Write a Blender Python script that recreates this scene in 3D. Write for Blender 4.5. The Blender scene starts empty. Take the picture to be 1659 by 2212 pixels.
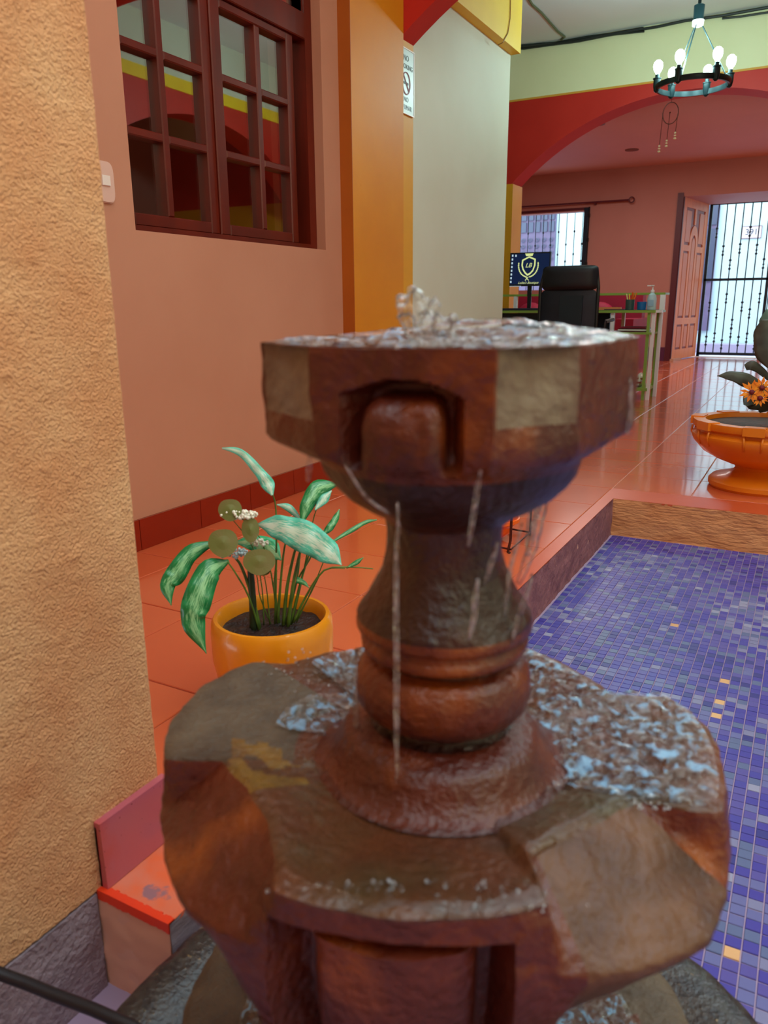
import bpy, math, random
from mathutils import Vector, Matrix, noise
random.seed(7)
PI = math.pi
C = bpy.context.scene.collection

# ------------------------------------------------------------------ camera
F_PX, CX, CY, CAM_H = 1665.0, 829.5, 1106.0, 0.8
vp1 = Vector((1767 - CX, -(652 - CY), -F_PX)).normalized()
_y2 = 652 - 0.007 * (-2400 - 1767)
d2 = Vector((-2400 - CX, -(_y2 - CY), -F_PX)).normalized()
up = d2.cross(vp1)
if up.y < 0: up = -up
up.normalize()
rx = vp1.cross(up)
RM = Matrix((rx, vp1, up))            # world = RM @ camera
CAM = Vector((0, 0, CAM_H))
cam_d = bpy.data.cameras.new('camera'); cam = bpy.data.objects.new('camera', cam_d); C.objects.link(cam)
cam.matrix_world = Matrix.Translation(CAM) @ RM.to_4x4()
cam_d.sensor_fit = 'VERTICAL'; cam_d.sensor_height = 36.0; cam_d.lens = 36.0 * F_PX / 2212.0
cam_d.clip_start = 0.02; cam_d.clip_end = 100
cam_d.dof.use_dof = True; cam_d.dof.focus_distance = 2.6; cam_d.dof.aperture_fstop = 6.5
bpy.context.scene.camera = cam

# ------------------------------------------------------------------ world, lights, exposure
S = bpy.context.scene
S.view_settings.view_transform = 'Standard'; S.view_settings.look = 'None'
S.view_settings.exposure = 0.0; S.view_settings.gamma = 1.0; S.view_settings.use_curve_mapping = False
W = bpy.data.worlds.new('sky'); S.world = W; W.use_nodes = True
W.node_tree.nodes['Background'].inputs[0].default_value = (0.78, 0.93, 1.0, 1)
W.node_tree.nodes['Background'].inputs[1].default_value = 3.6

def light(name, kind, loc, power, col, size=0.3, target=None, size_y=None):
    l = bpy.data.lights.new(name, kind); o = bpy.data.objects.new(name, l); C.objects.link(o)
    o.location = loc; l.energy = power; l.color = col
    if kind == 'AREA':
        l.size = size
        if size_y: l.shape = 'RECTANGLE'; l.size_y = size_y
    elif kind == 'POINT': l.shadow_soft_size = size
    if target is not None:
        o.rotation_euler = (Vector(target) - Vector(loc)).to_track_quat('-Z', 'Y').to_euler()
    return o
WARM = (1.0, 0.72, 0.46)
light('courtyard_fill', 'POINT', (1.3, 0.35, 1.9), 16, (1.0, 0.80, 0.58), 0.10)  # unseen source added to light the stucco from the right
light('corridor_fill', 'AREA', (-1.25, 1.3, 2.85), 9, (1.0, 0.86, 0.72), 0.5, (-1.4, 1.9, 0))  # added fill under the corridor ceiling, no fixture there
light('lobby_fill', 'AREA', (-2.3, 9.6, 2.55), 34, (1.0, 0.90, 0.84), 0.8, (-2.3, 9.6, 0))  # unseen area fill added to brighten the lobby
light('bedroom_fill', 'POINT', (-3.3, 1.8, 2.2), 5, (1.0, 0.7, 0.5), 0.15)  # added fill, gives a brown glow behind the window panes
light('lobby_side_fill', 'AREA', (0.6, 9.6, 2.55), 40, (1.0, 0.80, 0.6), 0.8, (0.6, 9.8, 0))  # second unseen fill added on the right side of the lobby

# ------------------------------------------------------------------ unprojection helpers (pixel -> real point)
def ray(px, py): return RM @ Vector((px - CX, -(py - CY), -F_PX))
def atX(px, py, x): d = ray(px, py); return CAM + d * (x / d.x)
def atY(px, py, y): d = ray(px, py); return CAM + d * (y / d.y)
def atZ(px, py, z): d = ray(px, py); return CAM + d * ((z - CAM_H) / d.z)
def atD(px, py, D, ax):               # plane at horizontal distance D along heading of pixel column ax
    h = ray(ax, 1300); h.z = 0; h.normalize()
    d = ray(px, py); return CAM + d * (D / (d.x * h.x + d.y * h.y))
def proj(p):
    c = RM.transposed() @ (Vector(p) - CAM)
    return CX + F_PX * c.x / -c.z, CY - F_PX * c.y / -c.z, -c.z

# ------------------------------------------------------------------ materials
def hexc(h):
    h = h.lstrip('#'); v = [int(h[i:i+2], 16) / 255 for i in (0, 2, 4)]
    return tuple((x / 12.92 if x <= .04045 else ((x + .055) / 1.055) ** 2.4) for x in v) + (1,)
MATS = {}
def mat(name, col, rough=0.6, col2=None, nscale=8, lo=.35, hi=.65, bump=0, bscale=40, bdist=.01, metal=0, coat=0, coat_r=.1,
        spec=.5, emit=None, estr=0, trans=0, ior=1.45, alpha=1, detail=6, col3=None, n3=3, lo3=.5, hi3=.7, sub=0, stretch=None):
    if name in MATS: return MATS[name]
    m = bpy.data.materials.new(name); m.use_nodes = True; nt = m.node_tree; N = nt.nodes; L = nt.links
    b = N['Principled BSDF']
    b.inputs['Base Color'].default_value = hexc(col); b.inputs['Roughness'].default_value = rough
    b.inputs['Metallic'].default_value = metal; b.inputs['Coat Weight'].default_value = coat; b.inputs['Coat Roughness'].default_value = coat_r
    b.inputs['Specular IOR Level'].default_value = spec; b.inputs['Transmission Weight'].default_value = trans; b.inputs['IOR'].default_value = ior
    b.inputs['Alpha'].default_value = alpha
    tc = N.new('ShaderNodeTexCoord'); src = tc.outputs['Object']
    if stretch:
        mp = N.new('ShaderNodeMapping'); mp.inputs['Scale'].default_value = stretch; L.new(src, mp.inputs[0]); src = mp.outputs[0]
    def nz(sc, det=detail):
        n = N.new('ShaderNodeTexNoise'); n.inputs['Scale'].default_value = sc; n.inputs['Detail'].default_value = det
        L.new(src, n.inputs['Vector']); return n.outputs['Fac']
    def mask(sc, a, c):
        r = N.new('ShaderNodeMapRange'); r.inputs['From Min'].default_value = a; r.inputs['From Max'].default_value = c
        L.new(nz(sc), r.inputs['Value']); return r.outputs['Result']
    if col2:
        x = N.new('ShaderNodeMix'); x.data_type = 'RGBA'; x.inputs[6].default_value = hexc(col); x.inputs[7].default_value = hexc(col2)
        L.new(mask(nscale, lo, hi), x.inputs[0]); out = x.outputs[2]
        if col3:
            y = N.new('ShaderNodeMix'); y.data_type = 'RGBA'; L.new(out, y.inputs[6]); y.inputs[7].default_value = hexc(col3)
            L.new(mask(n3, lo3, hi3), y.inputs[0]); out = y.outputs[2]
        L.new(out, b.inputs['Base Color'])
    if bump:
        bp = N.new('ShaderNodeBump'); bp.inputs['Strength'].default_value = bump; bp.inputs['Distance'].default_value = bdist
        L.new(nz(bscale, 4), bp.inputs['Height']); L.new(bp.outputs[0], b.inputs['Normal'])
        if coat: L.new(bp.outputs[0], b.inputs['Coat Normal'])
    if emit:
        b.inputs['Emission Color'].default_value = hexc(emit); b.inputs['Emission Strength'].default_value = estr
    MATS[name] = m; return m

M_stucco = mat('stucco_ochre', '#EDB480', .85, '#DC9460', 9, .3, .75, bump=1.0, bscale=250, bdist=.007, detail=9)
M_wallpink = mat('plaster_salmon', '#C08468', .7, '#B87A5E', 2.5, .3, .8, bump=.15, bscale=30, bdist=.004)
M_orange = mat('paint_orange', '#D98A12', .5, '#CC7A0C', 3, .3, .8, bump=.15, bscale=25, bdist=.004, col3='#B86008', n3=14, lo3=.72, hi3=.78)
M_orange2 = mat('paint_orange_light', '#E0A020', .5, '#D4901A', 3, .3, .8)
M_white = mat('plaster_offwhite', '#D3D3C2', .6, '#CBC8B4', 2, .3, .8, bump=.08, bscale=25, bdist=.003)
M_yellow = mat('paint_yellow', '#F6CC1E', .5, '#EDBE16', 4, .3, .8)
M_cream = mat('paint_cream', '#EEF0C4', .6, '#E6E8B8', 2, .3, .8)
M_red = mat('paint_red', '#C8281C', .5, '#BE2116', 3, .3, .8)
M_redline = mat('paint_yellow_line', '#D9A03A', .5)
M_ceil = mat('ceiling_white', '#DCE6E6', .7, '#D2DCDE', 1.5, .3, .8)
M_pinkceil = mat('ceiling_pink', '#D6B4B0', .7, '#CEACA8', 1.5, .3, .8)
M_farwall = mat('plaster_rose', '#B88074', .6, '#B0766A', 1.5, .3, .8)
M_floorred = mat('painted_red_lip', '#C85530', .3, '#C24E2A', 6, .35, .7, bump=.1, bscale=20, bdist=.003)
M_grout = mat('grout_pale', '#D9A48E', .8)
M_tiles = [mat('terracotta_tile_%d' % i, c, .2, c2, 3, .3, .8, bump=.04, bscale=6, bdist=.01, coat=.55, coat_r=.06)
           for i, (c, c2) in enumerate([('#D0623A', '#C85832'), ('#D4683F', '#CA5E37'), ('#CA5A34', '#D0623A')])]
M_basetile = mat('skirting_tile_red', '#8E2410', .25, '#82200E', 6, .3, .8, coat=.3)
M_mahog = mat('mahogany', '#6A1C0A', .4, '#4A1006', 6, .3, .8, coat=.12, coat_r=.2, spec=.35, stretch=(4, 1, .6))
M_doorwood = mat('varnished_cedar', '#EC985E', .45, '#DA824A', 5, .3, .8, spec=.3, stretch=(6, 6, .6))
M_doorgroove = mat('door_groove', '#8A2A12', .5)
M_plast = mat('switch_plastic', '#D9B0A0', .35)
M_plast2 = mat('switch_button', '#E8D8CE', .3)
M_grey = mat('plaster_grey_paint', '#A08C92', .7, '#8E7A82', 14, .35, .65, bump=.8, bscale=110, bdist=.008)
M_greysm = mat('plaster_grey_smooth', '#9A888E', .7, '#8A787E', 8, .35, .65, bump=.5, bscale=30, bdist=.01, stretch=(1, .4, 1.6))
M_purpwall = mat('plaster_mauve', '#9A6466', .75, '#7E4E54', 12, .35, .65, bump=.7, bscale=50, bdist=.01)
M_poolfar = mat('plaster_sand_orange', '#DB9560', .75, '#C97E4A', 9, .35, .7, bump=.8, bscale=45, bdist=.012, stretch=(.6, 1, 2))
M_riser = mat('plaster_pink_brown', '#DCA48A', .7, '#D49C80', 5, .3, .8, bump=.1, bscale=20, bdist=.004)
M_lipworn = mat('worn_orange_paint', '#E2663C', .35, '#D9765A', 12, .45, .6, col3='#96686E', n3=18, lo3=.58, hi3=.62)
M_lipedge = mat('red_orange_edge_paint', '#E63C18', .4)
M_black = mat('black_rubber', '#16141A', .45)
M_iron = mat('black_iron', '#1E2C3C', .4, metal=.3)
M_chand = mat('chandelier_metal', '#1C3238', .3, metal=.4)
M_bulb = mat('bulb_glow', '#E8FFF8', .3, emit='#D8FFF4', estr=22)
M_alu = mat('white_lacquer', '#EDE4E6', .35)
M_green = mat('lime_edge', '#8AA84A', .35)
M_dark = mat('dark_plastic', '#11151C', .35)
M_mesh = mat('black_chair_fabric', '#0E1018', .45, '#1A1A28', 6, .3, .8)
M_magenta = mat('magenta_velvet', '#8E0C34', .7, '#780A2C', 4, .3, .8)
M_orangebag = mat('orange_plastic', '#F06A10', .35)
M_stain_wood = mat('dark_red_wood', '#58202A', .45)
M_soil = mat('wet_soil', '#1C0E0A', .5, '#301A14', 40, .4, .6, bump=.8, bscale=120, bdist=.01)
M_pot = mat('glazed_orange_pot', '#E8920E', .32, '#D8800A', 7, .3, .75, bump=.25, bscale=20, bdist=.006, coat=.3)
M_urn = mat('orange_painted_urn', '#E07A10', .38, '#D06A0C', 4, .3, .8, bump=.1, bscale=15, bdist=.005, coat=.2)
M_stem = mat('stem_green', '#5C7A2A', .5, '#3E5A22', 20, .4, .6)
M_stemd = mat('stem_dark_green', '#23321C', .5)
M_olive = mat('olive_leaf', '#6C6E34', .45, '#7C6E40', 20, .4, .6)
M_darkleaf = mat('dark_rubber_leaf', '#3E3A30', .4, '#4A5044', 10, .4, .6)
M_teal = mat('teal_leaf', '#5A7A6C', .4)
M_bluef = mat('pale_blue_petals', '#A8C0C4', .6)
M_whitef = mat('white_petals', '#EFEAD8', .6)
M_orangef = mat('orange_petals', '#F09418', .5, '#E8780E', 60, .4, .6)
M_flowc = mat('dark_red_flower_center', '#6A1420', .6)
M_street = mat('white_limewash', '#C2E2E6', .7)
M_shutter = mat('brown_violet_shutter', '#6E6486', .5, '#625A78', 6, .3, .8)
M_shutterd = mat('shutter_glass_dark', '#4C566E', .3)
M_pave = mat('pavement_lilac', '#A6A0BC', .7)
M_sill = mat('white_marble_sill', '#E8E6EC', .3)
M_plaque = mat('plaque_tile', '#D8D0D4', .4)
M_ink = mat('ink_grey', '#4A5A62', .5)
M_ink2 = mat('ink_pink', '#A88A9A', .5)
M_signw = mat('sign_sheet', '#C6DDE6', .35)
M_screen = mat('screen_navy', '#02040A', .2, emit='#0B2450', estr=.55)
M_logo = mat('screen_gold', '#101008', .4, emit='#E4F0A0', estr=.85)
M_icon = mat('screen_icon', '#101014', .4, emit='#C8E4F0', estr=.8)
M_wire = mat('brown_wire', '#4A1E14', .4, metal=.3)
M_brass = mat('beige_beads', '#D8B890', .4)

def leaf_mat(name, g1, g2, pale, thr=.5):
    m = bpy.data.materials.new(name); m.use_nodes = True; N = m.node_tree.nodes; L = m.node_tree.links; b = N['Principled BSDF']
    uv = N.new('ShaderNodeTexCoord'); sp = N.new('ShaderNodeSeparateXYZ'); L.new(uv.outputs['UV'], sp.inputs[0])
    mp = N.new('ShaderNodeMapping'); mp.inputs['Scale'].default_value = (7, 3.0, 1); L.new(uv.outputs['UV'], mp.inputs[0])
    n = N.new('ShaderNodeTexNoise'); n.inputs['Scale'].default_value = 3.2; n.inputs['Detail'].default_value = 8; n.inputs['Roughness'].default_value = .7; L.new(mp.outputs[0], n.inputs[0])
    a = N.new('ShaderNodeMath'); a.operation = 'SUBTRACT'; L.new(sp.outputs[0], a.inputs[0]); a.inputs[1].default_value = .5
    ab = N.new('ShaderNodeMath'); ab.operation = 'ABSOLUTE'; L.new(a.outputs[0], ab.inputs[0])
    s = N.new('ShaderNodeMath'); s.operation = 'MULTIPLY_ADD'; L.new(ab.outputs[0], s.inputs[0]); s.inputs[1].default_value = -.55; L.new(n.outputs[0], s.inputs[2])
    r = N.new('ShaderNodeMapRange'); r.inputs['From Min'].default_value = thr - .08; r.inputs['From Max'].default_value = thr + .06; L.new(s.outputs[0], r.inputs[0])
    x1 = N.new('ShaderNodeMix'); x1.data_type = 'RGBA'; x1.inputs[6].default_value = hexc(g1); x1.inputs[7].default_value = hexc(g2)
    n2 = N.new('ShaderNodeTexNoise'); n2.inputs['Scale'].default_value = 5; L.new(uv.outputs['UV'], n2.inputs[0]); L.new(n2.outputs[0], x1.inputs[0])
    x = N.new('ShaderNodeMix'); x.data_type = 'RGBA'; L.new(x1.outputs[2], x.inputs[6]); x.inputs[7].default_value = hexc(pale); L.new(r.outputs[0], x.inputs[0])
    L.new(x.outputs[2], b.inputs['Base Color']); b.inputs['Roughness'].default_value = .3
    return m
M_leaf = leaf_mat('variegated_leaf', '#1E9A5A', '#3CC48C', '#B6DCA0', .42)
M_leafd = leaf_mat('variegated_leaf_dark', '#0E6A34', '#1E8A4A', '#8EC68C', .44)
M_leafp = leaf_mat('variegated_leaf_pale', '#3AA888', '#5EC4A8', '#C8D8C0', .40)

def water_mat(name, white=.25, gloss=.5, alpha=.6, scale=60, tint='#CFE2F4', thr=.55, bmp=.8, fm=2.0):
    m = bpy.data.materials.new(name); m.use_nodes = True; nt = m.node_tree; N = nt.nodes; L = nt.links
    N.remove(N['Principled BSDF']); out = N['Material Output']
    tr = N.new('ShaderNodeBsdfTransparent'); gl = N.new('ShaderNodeBsdfGlossy'); gl.inputs['Roughness'].default_value = .07
    df = N.new('ShaderNodeBsdfDiffuse'); df.inputs[0].default_value = hexc(tint)
    fr = N.new('ShaderNodeFresnel'); fr.inputs[0].default_value = 1.33
    ma = N.new('ShaderNodeMath'); ma.operation = 'MULTIPLY_ADD'; ma.inputs[1].default_value = fm; ma.inputs[2].default_value = gloss * .25; ma.use_clamp = True
    L.new(fr.outputs[0], ma.inputs[0])
    m1 = N.new('ShaderNodeMixShader'); L.new(ma.outputs[0], m1.inputs[0]); L.new(tr.outputs[0], m1.inputs[1]); L.new(gl.outputs[0], m1.inputs[2])
    tc = N.new('ShaderNodeTexCoord'); nz = N.new('ShaderNodeTexNoise'); nz.inputs['Scale'].default_value = scale; nz.inputs['Detail'].default_value = 5; L.new(tc.outputs['Object'], nz.inputs[0])
    nz.inputs['Distortion'].default_value = 1.2
    r = N.new('ShaderNodeMapRange'); r.inputs['From Min'].default_value = thr; r.inputs['From Max'].default_value = thr + .12; r.inputs['To Max'].default_value = white; L.new(nz.outputs[0], r.inputs[0])
    m2 = N.new('ShaderNodeMixShader'); L.new(r.outputs[0], m2.inputs[0]); L.new(m1.outputs[0], m2.inputs[1]); L.new(df.outputs[0], m2.inputs[2])
    bp = N.new('ShaderNodeBump'); bp.inputs['Strength'].default_value = bmp; bp.inputs['Distance'].default_value = .01; L.new(nz.outputs[0], bp.inputs['Height'])
    L.new(bp.outputs[0], gl.inputs['Normal']); L.new(bp.outputs[0], df.inputs['Normal'])
    L.new(m2.outputs[0], out.inputs[0]); return m
M_film = water_mat('churning_water', .6, .1, .6, 60, '#9CCBF0', thr=.52, bmp=1.0, fm=1.6)  # blue-white patches: foam, plus water highlights put into the colour
M_filmt = water_mat('rippling_water', .5, .0, .6, 70, '#A8D0F4', thr=.55, bmp=.7, fm=1.4)
M_film2 = water_mat('still_water_film', .0, .0, .6, 60, thr=.62, bmp=.12, fm=.8)
M_stream = water_mat('falling_water', .28, .2, .6, 90, '#D8C8D0', thr=.5)
M_jet = water_mat('splash_water', .5, .5, .6, 130, '#E4EEF8', thr=.56, fm=2.5)

m = bpy.data.materials.new('window_glass'); m.use_nodes = True; N = m.node_tree.nodes; L = m.node_tree.links; N.remove(N['Principled BSDF'])
g = N.new('ShaderNodeBsdfGlossy'); g.inputs[1].default_value = .02; g.inputs[0].default_value = (.9, .95, .95, 1); t = N.new('ShaderNodeBsdfTransparent'); x = N.new('ShaderNodeMixShader'); x.inputs[0].default_value = .42
L.new(t.outputs[0], x.inputs[1]); L.new(g.outputs[0], x.inputs[2]); L.new(x.outputs[0], N['Material Output'].inputs[0]); M_glass = m
M_clear = mat('clear_gel_plastic', '#C8E4EE', .15, alpha=.75)
M_bluep = mat('blue_plastic', '#1E6AA8', .35)

def stone(name, a, b_, c, rough, coat, n1=9, n3=5, lo3=.5, hi3=.68):
    return mat(name, a, rough, b_, n1, .35, .65, bump=.55, bscale=130, bdist=.006, coat=coat, coat_r=.12, col3=c, n3=n3, lo3=lo3, hi3=hi3)
M_wet = stone('wet_red_stone', '#46160A', '#602410', '#8A420E', .4, .2, 12, 9, .54, .7)
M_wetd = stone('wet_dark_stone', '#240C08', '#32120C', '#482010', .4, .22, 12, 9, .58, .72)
M_dry = stone('damp_grey_stone', '#6E5A48', '#80705A', '#5A3A26', .65, .06, 30, 8)
M_dry2 = stone('mossy_grey_stone', '#4C3E30', '#5E4E3C', '#402E20', .6, .08, 30, 8)
M_top = stone('wet_brown_stone_top', '#582A16', '#66381E', '#4A3820', .4, .2, 14, 6)
M_basin = mat('black_granite', '#1C1A1C', .35, '#34302C', 60, .4, .6, bump=.35, bscale=160, bdist=.005, coat=.35, col3='#8A7450', n3=160, lo3=.66, hi3=.72)

# ------------------------------------------------------------------ mesh building
class MB:
    def __init__(s): s.v = []; s.f = []; s.mi = []; s.cur = 0
    def add(s, vs, fs):
        n = len(s.v); s.v += [tuple(p) for p in vs]
        for f in fs: s.f.append([i + n for i in f]); s.mi.append(s.cur)
        return s
    def box(s, x0, x1, y0, y1, z0, z1):
        vs = [(x, y, z) for z in (z0, z1) for y in (y0, y1) for x in (x0, x1)]
        return s.add(vs, [(0, 2, 3, 1), (4, 5, 7, 6), (0, 1, 5, 4), (2, 6, 7, 3), (0, 4, 6, 2), (1, 3, 7, 5)])
    def bbox(s, x0, x1, y0, y1, z0, z1, b):           # box with a bevelled top
        vs = [(x0, y0, z0), (x1, y0, z0), (x1, y1, z0), (x0, y1, z0), (x0, y0, z1 - b), (x1, y0, z1 - b), (x1, y1, z1 - b), (x0, y1, z1 - b),
              (x0 + b, y0 + b, z1), (x1 - b, y0 + b, z1), (x1 - b, y1 - b, z1), (x0 + b, y1 - b, z1)]
        fs = [(0, 1, 5, 4), (1, 2, 6, 5), (2, 3, 7, 6), (3, 0, 4, 7), (4, 5, 9, 8), (5, 6, 10, 9), (6, 7, 11, 10), (7, 4, 8, 11), (8, 9, 10, 11)]
        return s.add(vs, fs)
    def obox(s, o, a, b, c):                          # corner o, edge vectors
        o, a, b, c = map(Vector, (o, a, b, c))
        vs = [o, o + a, o + b, o + a + b, o + c, o + a + c, o + b + c, o + a + b + c]
        return s.add(vs, [(0, 2, 3, 1), (4, 5, 7, 6), (0, 1, 5, 4), (2, 6, 7, 3), (0, 4, 6, 2), (1, 3, 7, 5)])
    def tube(s, pts, r, n=8, close=False):
        pts = [Vector(p) for p in pts]; m = len(pts); rr = r if isinstance(r, (list, tuple)) else [r] * m
        vs = []; prev = None
        for i, p in enumerate(pts):
            if close: t = pts[(i + 1) % m] - pts[i - 1]
            else: t = pts[min(i + 1, m - 1)] - pts[max(i - 1, 0)]
            t.normalize()
            u = (prev - t * prev.dot(t)) if prev else t.orthogonal()
            if u.length < 1e-6: u = t.orthogonal()
            u.normalize(); prev = u; w = t.cross(u)
            for k in range(n):
                a = 2 * PI * k / n; vs.append(p + (u * math.cos(a) + w * math.sin(a)) * rr[i])
        fs = []
        for i in range(m if close else m - 1):
            j = (i + 1) % m
            for k in range(n): fs.append((i * n + k, i * n + (k + 1) % n, j * n + (k + 1) % n, j * n + k))
        if not close: fs += [tuple(range(n))[::-1], tuple((m - 1) * n + k for k in range(n))]
        return s.add(vs, fs)
    def lathe(s, prof, c=(0, 0, 0), n=32, cap=True):
        cx, cy, cz = c; vs = []; m = len(prof)
        for r, z in prof:
            for k in range(n): a = 2 * PI * k / n; vs.append((cx + r * math.cos(a), cy + r * math.sin(a), cz + z))
        fs = [(i * n + k, i * n + (k + 1) % n, (i + 1) * n + (k + 1) % n, (i + 1) * n + k) for i in range(m - 1) for k in range(n)]
        if cap: fs += [tuple(range(n))[::-1], tuple((m - 1) * n + k for k in range(n))]
        return s.add(vs, fs)
    def sphere(s, c, r, n=12, m=8, sq=(1, 1, 1)):
        vs = [(c[0], c[1], c[2] - r * sq[2])]; fs = []
        for i in range(1, m):
            a = -PI / 2 + PI * i / m
            for k in range(n): b = 2 * PI * k / n; vs.append((c[0] + r * sq[0] * math.cos(a) * math.cos(b), c[1] + r * sq[1] * math.cos(a) * math.sin(b), c[2] + r * sq[2] * math.sin(a)))
        vs.append((c[0], c[1], c[2] + r * sq[2])); e = len(vs) - 1
        for k in range(n): fs.append((0, 1 + (k + 1) % n, 1 + k)); fs.append((e, 1 + (m - 2) * n + k, 1 + (m - 2) * n + (k + 1) % n))
        for i in range(m - 2):
            for k in range(n): fs.append((1 + i * n + k, 1 + i * n + (k + 1) % n, 1 + (i + 1) * n + (k + 1) % n, 1 + (i + 1) * n + k))
        return s.add(vs, fs)
    def prism(s, poly, axis, a, b):                   # polygon in 2D extruded along axis
        n = len(poly)
        def P(p, t): return {'x': (t, p[0], p[1]), 'y': (p[0], t, p[1]), 'z': (p[0], p[1], t)}[axis]
        vs = [P(p, a) for p in poly] + [P(p, b) for p in poly]
        return s.add(vs, [tuple(range(n))[::-1], tuple(range(n, 2 * n))] + [(i, (i + 1) % n, n + (i + 1) % n, n + i) for i in range(n)])
    def build(s, name, m, parent=None, smooth=False, **props):
        me = bpy.data.meshes.new(name); me.from_pydata(s.v, [], s.f); me.update()
        ms = m if isinstance(m, (list, tuple)) else [m]
        for q in ms: me.materials.append(q)
        if len(ms) > 1: me.polygons.foreach_set('material_index', s.mi)
        o = bpy.data.objects.new(name, me); C.objects.link(o)
        if smooth:
            me.shade_smooth()
            if smooth != True: me.set_sharp_from_angle(angle=math.radians(smooth))
        import bmesh
        bm = bmesh.new(); bm.from_mesh(me); bmesh.ops.recalc_face_normals(bm, faces=bm.faces); bm.to_mesh(me); bm.free()
        if parent: o.parent = parent
        for k, v in props.items(): o[k] = v
        return o
def struct(name, mb, m, parent=None, **k):
    o = mb.build(name, m, parent, **k)
    if not parent: o['kind'] = 'structure'
    return o
def thing(name, loc=(0, 0, 0), label='', cat='', group=None, rz=0):
    o = bpy.data.objects.new(name, None); C.objects.link(o); o.location = loc; o.rotation_euler.z = rz; o.empty_display_size = .05
    o['label'] = label; o['category'] = cat
    if group: o['group'] = group
    return o
def tag(o, label, cat, group=None):
    o['label'] = label; o['category'] = cat
    if group: o['group'] = group
    return o
def part_w(mb, name, m, parent, **k):                 # part given in world coordinates under an unrotated parent
    o = mb.build(name, m, parent, **k)
    o.matrix_parent_inverse = Matrix.Translation(-Vector(parent.location)) if not parent.parent and parent.type == 'EMPTY' else Matrix.Identity(4)
    return o
def text(name, body, size, m, parent, mw, shear=0, depth=.0005, align='CENTER'):
    cu = bpy.data.curves.new(name, 'FONT'); cu.body = body; cu.size = size; cu.shear = shear; cu.extrude = depth; cu.align_x = align; cu.align_y = 'CENTER'; cu.resolution_u = 3
    t = bpy.data.objects.new(name, cu); C.objects.link(t); dg = bpy.context.evaluated_depsgraph_get()
    me = bpy.data.meshes.new_from_object(t.evaluated_get(dg)); bpy.data.objects.remove(t); bpy.data.curves.remove(cu)
    me.transform(mw); me.materials.clear(); me.materials.append(m)
    o = bpy.data.objects.new(name, me); C.objects.link(o); o.parent = parent
    if parent and parent.type == 'EMPTY': o.matrix_parent_inverse = Matrix.Translation(-Vector(parent.location))
    return o
def frame_m(origin, xax, yax):                        # matrix from axes
    x = Vector(xax).normalized(); y = Vector(yax).normalized(); z = x.cross(y)
    mm = Matrix((x, y, z)).transposed().to_4x4(); mm.translation = Vector(origin); return mm

# ================================================================== STRUCTURE
XW, XS, XP = -1.93, -0.80, -0.665        # window wall, near stucco, pool edge
YN, YE, YF = 0.61, 3.25, 3.44            # near end of raised floor, pool end, first grout after lip
ZP = -0.16                               # pool floor
ARY = 7.7; CEILZ = 3.11

# raised terracotta floor: slab (grout) + tiles
fl = struct('floor', MB().box(-5.2, XP - .001, YN, 13.3, ZP, -.004).box(XP - .001, 3.2, YE + .002, 13.3, ZP, -.004), M_grout)
pitchX, X0, pitchY, Y0 = .335, -.713, .332, 2.775
gt = MB(); g_ = .0022
shared = {}; rest = MB(); nt_ = 0
for i in range(-14, 12):
    for j in range(-7, 32):
        x0 = X0 + i * pitchX; x1 = x0 + pitchX; y0 = Y0 + j * pitchY; y1 = y0 + pitchY
        if x1 > 3.2 or x0 < -5.1: continue
        if y1 > 13.0 or y1 < YN + .02: continue
        if x0 > X0 - .01 and y0 < YF - .02: continue
        if y0 < 3.7 and x1 < XW - .02: continue
        if y0 < 5.1 and x1 < XW: continue
        x0c = max(x0, XW) if y0 < 3.7 else x0
        y0c = max(y0, YN)
        if y1 > 12.9 and (x0 < -1.8 ): continue
        w, h = x1 - x0c - 2 * g_, y1 - y0c - 2 * g_
        ps = [proj((a, b, 0)) for a in (x0c, x1) for b in (y0c, y1)]
        vis = any(-30 < p[0] < 1690 and 700 < p[1] < 2240 and p[2] > 0 for p in ps) and nt_ < 295 and not (x1 < -2.6)
        if vis:
            key = (round(w, 3), round(h, 3), random.randrange(3))
            if key not in shared:
                o = MB().bbox(0, key[0], 0, key[1], -.008, 0, .0015).build('tile', M_tiles[key[2]], fl); shared[key] = o.data
            else: o = bpy.data.objects.new('tile', shared[key]); C.objects.link(o); o.parent = fl
            o.location = (x0c + g_, y0c + g_, random.uniform(-.0004, .0004)); nt_ += 1
        else: rest.bbox(x0c + g_, x0c + g_ + w, y0c + g_, y0c + g_ + h, -.008, 0, .0015)
rest.build('tile_field', M_tiles[0], fl, kind='stuff')

# painted red lips round the pool
struct('trim_1', MB().box(X0 + .002, XP, YN + .15, YF - .002, -.006, .0005).box(XP, 3.2, YE, YF - .002, -.006, .0005), M_floorred)
lw = MB().box(XS, X0 + .02, YN, YN + .155, -.006, .001).box(X0 + .02, XP, YN, YN + .15, -.006, .001)
struct('trim_2', lw, M_lipworn)
eg = []; n = 26
mb = MB()
for i in range(n):                                    # crumbling bright edge
    xa = XS + (XP - XS) * i / n; xb = XS + (XP - XS) * (i + 1) / n
    d = .010 + .004 * noise.noise((i * .7, 0, 0))
    mb.box(xa, xb, YN - .002, YN + d, -.013 - .003 * noise.noise((i * .5, 3, 0)), .0025)
struct('trim_3', mb, M_lipedge)
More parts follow.
